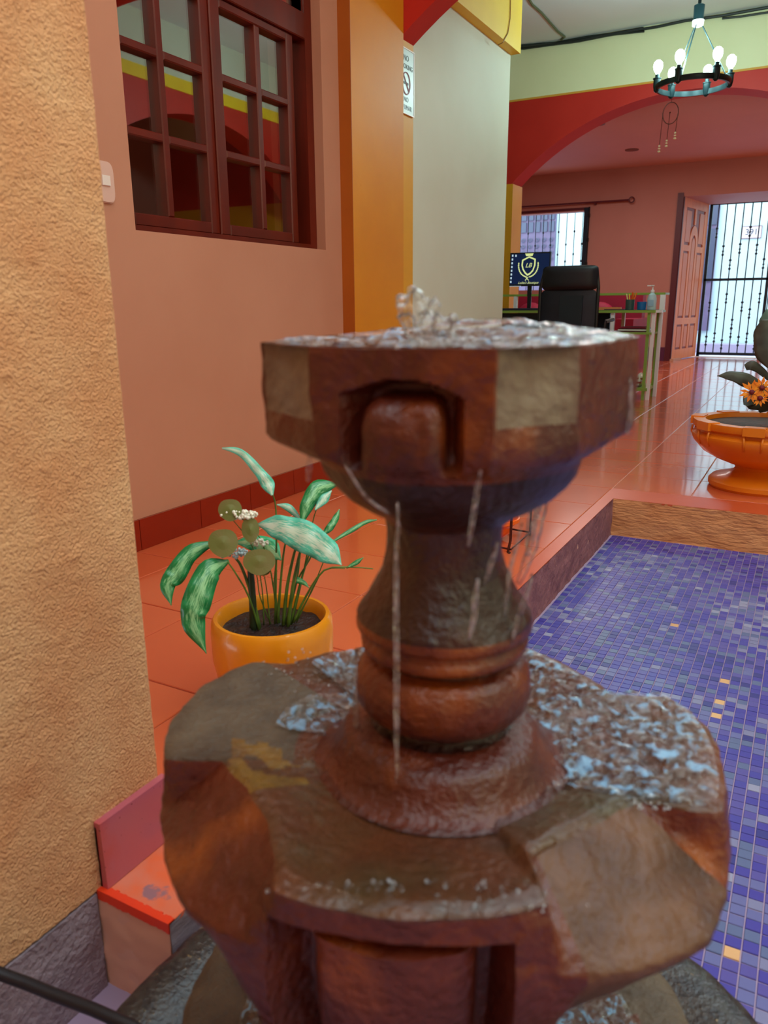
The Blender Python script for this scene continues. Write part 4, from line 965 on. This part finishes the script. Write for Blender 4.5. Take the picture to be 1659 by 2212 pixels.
for k, (a, b, c, d, w, off) in enumerate(stems):
    pts = [pp(*a, off * .3), pp(*b, off * .6), pp(*c, off), pp(*d, off)]
    fine = []
    for i in range(3):
        for t in (0, .33, .66):
            p0 = pts[max(i - 1, 0)]; p1 = pts[i]; p2 = pts[i + 1]; p3 = pts[min(i + 2, 3)]
            fine.append(.5 * ((2 * p1) + (p2 - p0) * t + (2 * p0 - 5 * p1 + 4 * p2 - p3) * t * t + (-p0 + 3 * p1 - 3 * p2 + p3) * t ** 3))
    fine.append(pts[-1])
    part_w(MB().tube(fine, [w * pxm * (.62 - .03 * i) for i in range(len(fine))], 6), 'stem', M_stemd if w == 15 else M_stem, pot, smooth=True)

# ================================================================== URN
uc = Vector((-.135, 3.765, 0)); UH = .30
urn = thing('orange_urn', uc, 'wide orange footed urn planter on the lip beyond the pool', 'planter')
prof = [(0, 0), (.205, 0), (.214, .012), (.214, .03), (.200, .045), (.150, .058), (.115, .073), (.106, .085), (.112, .098), (.140, .108), (.195, .130), (.250, .160), (.292, .205), (.303, .228), (.302, .240), (.286, .252), (.284, .262), (.300, .272), (.303, .285), (.300, .300), (.250, .300), (.246, .28)]
part_w(MB().lathe(prof, uc, 72), 'bowl', M_urn, urn, smooth=35)
part_w(MB().lathe([(0, .284), (.248, .280), (.248, .27)], uc, 40), 'soil', mat('urn_soil', '#4A1A10', .6, '#2A100C', 30, .4, .6, bump=.8, bscale=80), urn, smooth=True)
fa = math.atan2(-uc.y, -uc.x)
for k in range(8):
    a = fa - .14 + k * PI / 4; c, s_ = math.cos(a), math.sin(a); rad = Vector((c, s_, 0)); tg = Vector((-s_, c, 0))
    mb = MB(); mb.obox(uc + rad * .255 - tg * .042 + Vector((0, 0, .268)), tg * .084, rad * .055, Vector((0, 0, .036)))
    part_w(mb, 'rim_tab', M_urn, urn)
    mb = MB()
    for sgn in (-1, 1): mb.tube([uc + rad * .300 + tg * .036 * sgn + Vector((0, 0, .262)), uc + rad * .304 + tg * .034 * sgn + Vector((0, 0, .235)), uc + rad * .290 + tg * .032 * sgn + Vector((0, 0, .20))], [.005, .005, .003], 6)
    part_w(mb, 'drip_rib', M_urn, urn, smooth=True)
UD = math.hypot(uc.x, uc.y); upx = UD / F_PX
def up_(px, py, off=0): return atD(px, py, UD + off, 1640)
up_plant = thing('urn_plant', uc + Vector((0, 0, .284)), 'dark broad-leaved plant with orange flowers growing in the urn', 'plant')
def ulf(px, w, m_=M_darkleaf, fold=.2, name='leaf', wav=.03): return leaf([up_(*p) for p in px], [x * upx for x in w], fold, name=name, m_=m_, parent=up_plant, wav=wav)
ulf([(1549, 812, -.1), (1580, 812, -.1), (1612, 822, -.08), (1648, 842, -.03), (1665, 865, 0)], [1, 18, 26, 18, 4])
ulf([(1610, 794, -.05), (1625, 790, -.05), (1645, 802, -.02), (1668, 826, 0)], [12, 18, 14, 5])
ulf([(1668, 800, -.05), (1658, 760, -.05), (1650, 722, -.06), (1652, 690, -.06)], [8, 44, 36, 12])
ulf([(1690, 830, .05), (1680, 740, .05), (1664, 690, .04), (1656, 668, .04)], [8, 50, 40, 3], M_teal)
ulf([(1645, 885, -.03), (1632, 872, -.05), (1622, 862, -.06), (1610, 876, -.1)], [6, 30, 30, 8])
ulf([(1640, 890, -.05), (1652, 880, -.07), (1668, 868, -.1), (1690, 866, -.1)], [5, 18, 30, 3])
ulf([(1700, 870, 0), (1720, 820, 0), (1750, 790, 0), (1790, 780, 0)], [8, 40, 40, 3]); ulf([(1690, 870, .05), (1700, 800, .1), (1690, 740, .15), (1700, 690, .2)], [8, 40, 40, 3])
for a, b, c in (((1660, 890), (1665, 870), (1665, 850)), ((1665, 890), (1672, 850), (1664, 800)), ((1662, 890), (1645, 870), (1628, 850)), ((1665, 890), (1655, 868), (1648, 846))):
    part_w(MB().tube([up_(*a), up_(*b), up_(*c, -.06)], .004, 6), 'stem', M_stem, up_plant)
for (px, py, r) in ((1624, 847, 24), (1646, 838, 22), (1642, 860, 18)):
    c = up_(px, py, -.12); v = (CAM - c).normalized(); s1 = v.orthogonal().normalized(); s2 = v.cross(s1)
    fl_ = part_w(MB().sphere(c + v * .004, 5 * upx, 10, 6), 'flower_head', M_flowc, up_plant)
    mb = MB(); random.seed(px)
    for k in range(13):
        a = 2 * PI * k / 13 + random.uniform(-.1, .1); d_ = s1 * math.cos(a) + s2 * math.sin(a); t_ = v.cross(d_); R_ = r * upx * random.uniform(.75, 1.05); f_ = random.uniform(-.2, .5)
        mb.add([c + d_ * R_ * .18, c + d_ * R_ * .6 + t_ * R_ * .15 + v * R_ * .15 * f_, c + d_ * R_ + v * R_ * .3 * f_, c + d_ * R_ * .6 - t_ * R_ * .15 + v * R_ * .15 * f_], [(0, 1, 2, 3)])
    mb.build('petals', M_orangef, fl_)

# ================================================================== FOUNTAIN
hd = ray(958, 1400); hd.z = 0; hd.normalize()
FC = Vector((hd.x * .6, hd.y * .6, 0)); PHI0 = math.atan2(-hd.y, -hd.x)
ft = thing('stone_fountain', (FC.x, FC.y, ZP), 'tiered carved brown stone fountain standing in the tiled pool', 'fountain')
def interp(tab, th):
    th = (th + 180) % 360 - 180; n = len(tab)
    for i in range(n):
        a, ra = tab[i]; b, rb = tab[(i + 1) % n]
        if i == n - 1: b += 360
        t = th if th >= a else th + 360
        if a <= t <= b: return ra + (rb - ra) * (t - a) / (b - a + 1e-9)
    return tab[0][1]
def adiff(a, b): return (a - b + 180) % 360 - 180
def sst(x, a, b): t = min(1, max(0, (x - a) / (b - a))); return t * t * (3 - 2 * t)
def polar_mesh(name, rings, nth, rfun, mats, mfun, amp=.0016, parent=ft, smooth=50, seedz=0):
    """rings: list of parameters; rfun(th, ring) -> (r, z)"""
    mb = MB(); vs = []; info = []
    for ri, rg in enumerate(rings):
        for k in range(nth):
            th = -180 + 360 * k / nth; r, z = rfun(th, rg)
            a = PHI0 + math.radians(th)
            p = Vector((FC.x + r * math.cos(a), FC.y + r * math.sin(a), z))
            if r > .01:
                e = amp * (noise.noise(p * 30 + Vector((seedz, 0, 0))) + .6 * noise.noise(p * 85) + 1.5 * noise.noise(p * 10))
                p += Vector((math.cos(a) * e, math.sin(a) * e, e * .5))
            vs.append(p); info.append((th, r, z))
    mb.v = [tuple(v) for v in vs]
    for ri in range(len(rings) - 1):
        for k in range(nth):
            k1 = (k + 1) % nth
            mb.f.append([ri * nth + k, ri * nth + k1, (ri + 1) * nth + k1, (ri + 1) * nth + k])
            i_ = info[ri * nth + k]; j_ = info[(ri + 1) * nth + k]
            mb.mi.append(mfun(i_[0], (i_[1] + j_[1]) / 2, (i_[2] + j_[2]) / 2, rings[ri]))
    return part_w(mb, name, mats, parent, smooth=smooth)

# ---- upper bowl
A0 = -17.5
V1 = [(-50, .121), (14, .119), (46, .119), (98, .149), (126, .143), (165, .143), (-164, .143), (-112, .141), (-81, .140)]
FACETS = (30, 112, -180, -66)
def poly_r(V, th):
    n = len(V)
    for i in range(n):
        a, ra = V[i]; b, rb = V[(i + 1) % n]
        if b < a: b += 360
        t = th
        while t < a: t += 360
        while t >= a + 360: t -= 360
        if a <= t <= b:
            ax, ay = ra * math.cos(math.radians(a)), ra * math.sin(math.radians(a)); bx, by = rb * math.cos(math.radians(b)), rb * math.sin(math.radians(b))
            c, s_ = math.cos(math.radians(t)), math.sin(math.radians(t)); den = (bx - ax) * s_ - (by - ay) * c
            return (bx * ay - ax * by) / den if abs(den) > 1e-9 else ra
    return V[0][1]
def up_r(th, rg):
    kind, t = rg; R = poly_r(V1, th); zt = .776 + .006 * max(0, math.cos(math.radians(th - 150))) ** 2
    if kind == 'top':                                     # inside -> rim
        r = R * t; z = zt - .012 * max(0, 1 - t) ** .5 - .003 * sst(t, .96, 1)
        if th and 1: pass
        return (max(r, .0005), z)
    if kind == 'side':
        z = zt - .003 - t * (zt - .003 - .714)
        r = R
        # facets at the diagonals scooped
        fd = min(abs(adiff(th, q)) for q in FACETS)
        if fd < 15: r -= .008 * (1 - (fd / 15) ** 2) * (1 - t) + .002
        k = min(range(4), key=lambda q: abs(adiff(th, A0 + 90 * q))); dth = adiff(th, A0 + 90 * k)
        arch = .7525 - .009 * (dth / 21) ** 2
        m_ = (1 - sst(abs(dth), 21.5, 23)) * (1 - sst(z, arch - .001, arch + .001)) * (k % 2 == 0)
        e = 1 - abs(dth / 18.5) ** 5 - (max(0, z - .714) / .030) ** 3.2
        bulge = math.sqrt(max(0, e))
        r -= m_ * (.026 - .034 * bulge)
        return (r, z)
    if kind == 'under':
        k = min(range(4), key=lambda q: abs(adiff(th, A0 + 90 * q))); dth = abs(adiff(th, A0 + 90 * k))
        e = math.sqrt(max(0, 1 - abs(dth / 18.5) ** 5))
        r0 = R - (1 - sst(dth, 21.5, 23)) * (.026 - .034 * e) * (k % 2 == 0)
        return (r0 + (.104 - r0) * t ** 2.2, .714 - .024 * t ** .6)
    # dome below: fluted
    fl2 = 1 - .05 * abs(math.sin(math.radians((th - A0) * 2)))
    return (t[0] * fl2, t[1])
rings = [('top', t) for t in (.01, .15, .3, .45, .6, .72, .82, .9, .95, .98, 1.0)]
rings += [('side', i / 34) for i in range(35)] + [('under', i / 5) for i in range(1, 6)]
rings += [('dome', q) for q in ((.103, .684), (.100, .676), (.093, .666), (.082, .655), (.068, .646), (.056, .640), (.05, .634))]
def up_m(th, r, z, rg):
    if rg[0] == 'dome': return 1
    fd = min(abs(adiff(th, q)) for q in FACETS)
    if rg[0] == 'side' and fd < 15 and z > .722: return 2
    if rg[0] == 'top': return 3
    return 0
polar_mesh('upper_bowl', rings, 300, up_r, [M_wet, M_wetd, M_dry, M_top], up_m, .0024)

# ---- column
prof = [(.049, .640), (.047, .625), (.0475, .605), (.051, .592), (.057, .580), (.0635, .568), (.069, .560), (.0715, .556), (.073, .550), (.0725, .544), (.066, .541), (.067, .537), (.070, .533), (.069, .527), (.060, .5235), (.0545, .521), (.056, .518),
        (.067, .514), (.073, .504), (.074, .492), (.072, .480), (.066, .471), (.058, .466), (.052, .463), (.052, .460), (.070, .455), (.082, .450), (.088, .440), (.094, .430), (.1, .424), (.11, .420)]
fine = []
for i in range(len(prof) - 1):
    for t in (0, .5): fine.append((prof[i][0] + (prof[i + 1][0] - prof[i][0]) * t, prof[i][1] + (prof[i + 1][1] - prof[i][1]) * t))
fine.append(prof[-1])
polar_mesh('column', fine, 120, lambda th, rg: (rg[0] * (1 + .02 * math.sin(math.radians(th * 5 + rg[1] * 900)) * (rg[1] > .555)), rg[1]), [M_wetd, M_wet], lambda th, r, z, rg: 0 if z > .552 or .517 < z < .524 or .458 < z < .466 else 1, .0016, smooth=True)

# ---- middle bowl
T2 = [(-180, .222), (-152, .219), (-143, .222), (-134, .217), (-130, .228), (-125, .252), (-112, .259), (-101, .253), (-90, .247), (-80.5, .238), (-79, .190), (-65, .170), (-50, .172), (-38, .190), (-31, .214), (-20, .209), (0, .200), (12, .198), (21, .195), (24, .153), (35, .148), (47, .150), (60, .158), (66, .170), (68.5, .213), (71, .228), (86, .234), (97, .242), (108, .249), (115, .243), (119, .210), (122, .191), (140, .205), (155, .224)]
B2 = [(-180, .235), (-150, .238), (-120, .255), (-90, .248), (-70, .238), (-50, .236), (-35, .222), (-20, .208), (0, .2), (20, .203), (35, .222), (50, .238), (70, .234), (90, .238), (120, .246), (150, .238)]
A2 = -9
def tier_r(scale, z0, Tt, Bt, depth, sd, recess=True):
    def f(th, rg):
        kind, t = rg; T = interp(Tt, th) * scale; B = interp(Bt, th) * scale
        if kind == 'top':
            r = .06 + (T - .06) * t
            z = z0 - .014 * (1 - sst(t, .15, 1.0)) - .003 * sst(t, .95, 1)
            if abs(th) < 35: z += .002 * sst(t, .8, .92)
            return (r, z)
        if kind == 'side':
            z = z0 - .003 - t * sd
            q = min(1, t * 1.15)
            r = T + (B - T) * (q if T < B - .03 else q ** .5)
            if recess:
                k = min(range(4), key=lambda q2: abs(adiff(th, A2 + 90 * q2))); dth = adiff(th, A2 + 90 * k)
                ztop = z0 - .024 * scale
                m_ = (1 - sst(abs(dth), 21.5, 23)) * (1 - sst(z, ztop - .002, ztop + .002)) * (k % 2 == 0)
                bul = math.sqrt(max(0, 1 - (dth / 17.5) ** 2)) ** .6 if z < ztop - .008 else math.sqrt(max(0, 1 - (dth / 17.5) ** 2)) * .5
                r -= m_ * (.035 - .036 * bul) * scale
            return (r, z)
        zz = z0 - .003 - sd
        tt = t; fr = 1 - sst(abs(adiff(th, A2)), 24, 40); sc_ = 1 - (.58 - .36 * fr) * tt ** (1.05 + .8 * fr)
        r = B * sc_
        if recess:
            k = min(range(4), key=lambda q2: abs(adiff(th, A2 + 90 * q2))); dth = adiff(th, A2 + 90 * k)
            m_ = (1 - sst(abs(dth), 21.5, 23)) * (k % 2 == 0); bul = math.sqrt(max(0, 1 - (dth / 17.5) ** 2)) ** .6
            r -= m_ * (.035 - .036 * bul) * scale * sc_
        return (r, zz - (depth - sd) * tt)
    return f
def tier_m(z0, sc_):
    def g(th, r, z, rg):
        if rg[0] == 'top':
            if -92 < th < -62 and .125 < r < .185 and noise.noise((th * .09, r * 40, 2)) > -.12 + abs(r - .155) * 6 - .1: return 5
            if (-128 < th < -78 and r > .13 * sc_) : return 2
            return 3
        if rg[0] in ('side', 'under') and 26 < th < 64 and (rg[0] == 'side' or rg[1] < .45): return 4
        return 0
    return g
M_moss = stone('yellow_moss', '#6A4C1A', '#86621C', '#583818', .5, .2, 40, 20)
M_face = stone('brown_facet_stone', '#5C3820', '#6A4630', '#3E2012', .55, .1, 26, 9)
tr = [('top', t) for t in [i / 16 for i in range(15)] + [.93, .97, 1.0]] + [('side', i / 26) for i in range(27)] + [('under', i / 14) for i in range(1, 15)]
polar_mesh('middle_bowl', tr, 360, tier_r(1, .43, T2, B2, .225, .052), [M_wet, M_wetd, M_dry2, M_top, M_face, M_moss], tier_m(.43, 1), .0024)
pr2 = [(.105, .215), (.095, .18), (.075, .15), (.07, .135), (.085, .12), (.11, .1), (.12, .085)]
polar_mesh('lower_column', pr2, 90, lambda th, rg: rg, [M_wet], lambda *a: 0, .0015)
# ---- lower bowl
polar_mesh('lower_bowl', tr, 300, tier_r(1.04, .105, T2, B2, .165, .05), [M_wet, M_wetd, M_dry2, M_top, M_face], lambda th, r, z, rg: (2 if rg[0] == 'top' and r > .2 else (3 if rg[0] == 'top' else 0)), .002, seedz=9)
polar_mesh('pedestal', [(.09, -.06), (.10, -.1), (.13, -.158)], 48, lambda th, rg: rg, [M_wetd], lambda *a: 0, .001)
# ---- outer basin
bp_ = [(.02, -.150), (.27, -.148), (.29, -.12), (.300, -.06), (.315, -.022), (.345, -.008), (.380, .0), (.392, -.004), (.397, -.015), (.394, -.05), (.378, -.12), (.36, -.1585)]
polar_mesh('basin', bp_, 160, lambda th, rg: (rg[0] * (1 + .006 * math.sin(math.radians(th * 7))), rg[1]), [M_basin], lambda *a: 0, .002, smooth=40)

# ================================================================== WATER
def film(name, rfun, zf, m_, nth=200, nr=40, th0=-180, th1=180, label='', amp=.0022, sc_=70, seed=0):
    mb = MB(); vs = []
    for j in range(nr + 1):
        for k in range(nth + 1):
            th = th0 + (th1 - th0) * k / nth; r0, r1 = rfun(th); r = r0 + (r1 - r0) * j / nr
            a = PHI0 + math.radians(th); x, y = FC.x + r * math.cos(a), FC.y + r * math.sin(a)
            e = amp * (noise.noise((x * sc_, y * sc_, seed)) + .6 * noise.noise((x * sc_ * 2.3, y * sc_ * 2.3, seed + 3)))
            edge = min(1, j / 4, (nr - j) / 4)
            vs.append((x, y, zf(r, th) + e * edge))
    mb.add(vs, [(j * (nth + 1) + k, j * (nth + 1) + k + 1, (j + 1) * (nth + 1) + k + 1, (j + 1) * (nth + 1) + k) for j in range(nr) for k in range(nth)])
    o = mb.build(name, m_, smooth=True); o['kind'] = 'stuff'; tag(o, label, 'water'); return o
R2 = lambda th: interp(T2, th)
def z2(r, th): 
    T = interp(T2, th); t = (r - .06) / (T - .06); return .43 - .014 * (1 - sst(t, .15, 1)) + .0045 - .005 * sst(t, .9, 1)
film('churning_water', lambda th: (.08, R2(th) * .97), z2, M_film, 170, 60, 62, 172, 'churning bubbly water on the right half of the middle bowl', .0045, 75)
film('water_film', lambda th: (.08, R2(th) * (.62 + .3 * (th < -135))), z2, M_film, 120, 40, -180, -100, 'foamy water patch on the back left of the middle bowl', .004, 80, 5)
film('still_water', lambda th: (.09, R2(th) * .985), z2, M_film2, 120, 30, -78, 62, 'thin clear water film over the front of the middle bowl', .0012, 50, 9)
R1 = lambda th: poly_r(V1, th)
def z1(r, th):
    t = r / R1(th); zt = .776 + .006 * max(0, math.cos(math.radians(th - 150))) ** 2
    hump = .010 * math.exp(-(((r - .09) / .04) ** 2)) * max(0, math.cos(math.radians(th - 160))) ** 3
    return zt - .012 * max(0, 1 - t) ** .5 + .0028 - .0035 * sst(t, .9, 1) + hump
film('overflow_water', lambda th: (.006, R1(th) * .975), z1, M_filmt, 200, 40, -180, 180, 'rippling water covering the top bowl around the jet', .0025, 65, 21)
film('lower_water', lambda th: (.10, .20), lambda r, th: .100 + .004, M_film, 160, 24, -180, 180, 'white frothing water in the lower scalloped bowl', .006, 55, 31)
film('basin_water', lambda th: (.12, .312), lambda r, th: -.035, M_film2, 160, 24, -180, 180, 'dark water in the round basin at the fountain foot', .003, 40, 41)

# jet
mb = MB(); random.seed(21)
blobs = [(885, 745, 20), (905, 730, 24), (930, 735, 26), (955, 735, 24), (975, 725, 16), (885, 712, 16), (880, 690, 20), (872, 668, 20), (885, 650, 22), (905, 640, 16), (890, 632, 12), (905, 665, 22), (925, 655, 15), (940, 665, 14), (922, 690, 24), (945, 695, 22), (962, 705, 20), (975, 690, 10), (868, 650, 12), (980, 712, 9), (940, 645, 8), (862, 682, 8), (915, 712, 26), (900, 690, 20)]
for px, py, r in blobs:
    c = atD(px, py, .6 + random.uniform(-.008, .008), 958); rr = r * .00035 * .8
    mb.sphere(c, rr, 14, 10, (1, 1, 1.15))
jet = mb.build('water_jet', M_jet, smooth=True)
md = jet.modifiers.new('r', 'REMESH'); md.mode = 'VOXEL'; md.voxel_size = .0016; md.use_smooth_shade = True
tx = bpy.data.textures.new('jet_noise', 'CLOUDS'); tx.noise_scale = .010
md2 = jet.modifiers.new('d', 'DISPLACE'); md2.texture = tx; md2.strength = .010; md2.texture_coords = 'GLOBAL'
jet['kind'] = 'stuff'; tag(jet, 'bubbling jet of water splashing up from the top bowl', 'water')
# streams
sr = MB(); random.seed(4)
def stream(pts, w, D):
    P_ = [atD(x, y, D, 958) for x, y in pts]; f_ = []
    for i in range(len(P_) - 1):
        for t in range(8): f_.append(P_[i].lerp(P_[i + 1], t / 8))
    f_.append(P_[-1]); k = D / F_PX * 1.05
    sr.tube([p + Vector((noise.noise((i * .3, w, 0)), noise.noise((i * .3, w, 9)), 0)) * .0012 for i, p in enumerate(f_)], [w * k * .5 * (.35 + .65 * math.sin(PI * (i + .6) / (len(f_) + .4))) * (1 + .25 * noise.noise((i * .9, w, 3))) for i in range(len(f_))], 8)
for a in [([(858, 1085), (856, 1300), (857, 1560), (858, 1690)], 13, .50), ([(1038, 1010), (1026, 1090), (1012, 1180)], 12, .49), ([(1033, 1250), (1015, 1380)], 14, .50), ([(1110, 1190), (1088, 1330)], 9, .53),
          ([(1128, 1130), (1092, 1270)], 9, .55), ([(1205, 985), (1170, 1090), (1150, 1180), (1120, 1260)], 26, .58), ([(1172, 1055), (1150, 1120), (1140, 1200)], 22, .60), ([(1150, 1240), (1100, 1400)], 12, .55),
          ([(668, 985), (666, 1040)], 12, .56), ([(745, 1005), (790, 1075), (840, 1110)], 7, .50), ([(1075, 1170), (1048, 1260)], 12, .55), ([(1352, 790), (1362, 860), (1358, 940)], 14, .60), ([(770, 1400), (768, 1690)], 10, .58), ([(1225, 975), (1200, 1060)], 16, .60)]:
    stream(*a)
o = sr.build('water_streams', M_stream, smooth=True, kind='stuff'); tag(o, 'thin streams of water falling from the top bowl past the column', 'water')
dr = MB(); random.seed(8)
for k in range(70):
    th = random.uniform(-60, 60); r = random.uniform(.02, .12)
    a = PHI0 + math.radians(th); dr.sphere((FC.x + r * math.cos(a), FC.y + r * math.sin(a), .774 + .001), random.uniform(.001, .0026), 6, 4, (1, 1, .6))
for (px, py, zz, n_, sx, sy) in ((760, 1915, .43, 30, 150, 16), (1000, 1955, .43, 40, 160, 14), (1420, 1738, .43, 24, 90, 12), (650, 1450, .43, 30, 60, 40), (1100, 1930, .43, 14, 60, 30)):
    for k in range(n_):
        q = atZ(px + random.gauss(0, sx * .6), py + random.gauss(0, sy * .5), zz); dr.sphere(q, random.uniform(.0008, .0022), 6, 4, (1, 1, .7))
o = dr.build('water_droplets', M_jet, smooth=True, kind='stuff'); tag(o, 'scattered water droplets on the bowl rims', 'water')

# ================================================================== NEAR CABLE
pts = [atZ(-90, 2070, .06), atZ(-20, 2096, .045), atZ(60, 2125, .035), atZ(120, 2150, .03), atZ(200, 2180, .025), atZ(280, 2215, .022), atZ(360, 2262, .01), atZ(420, 2320, -.02)]
tag(MB().tube(pts, .0072, 10).build('pump_cable', M_black, smooth=True), 'thick black cable running from the grey wall down to the fountain basin', 'cable')
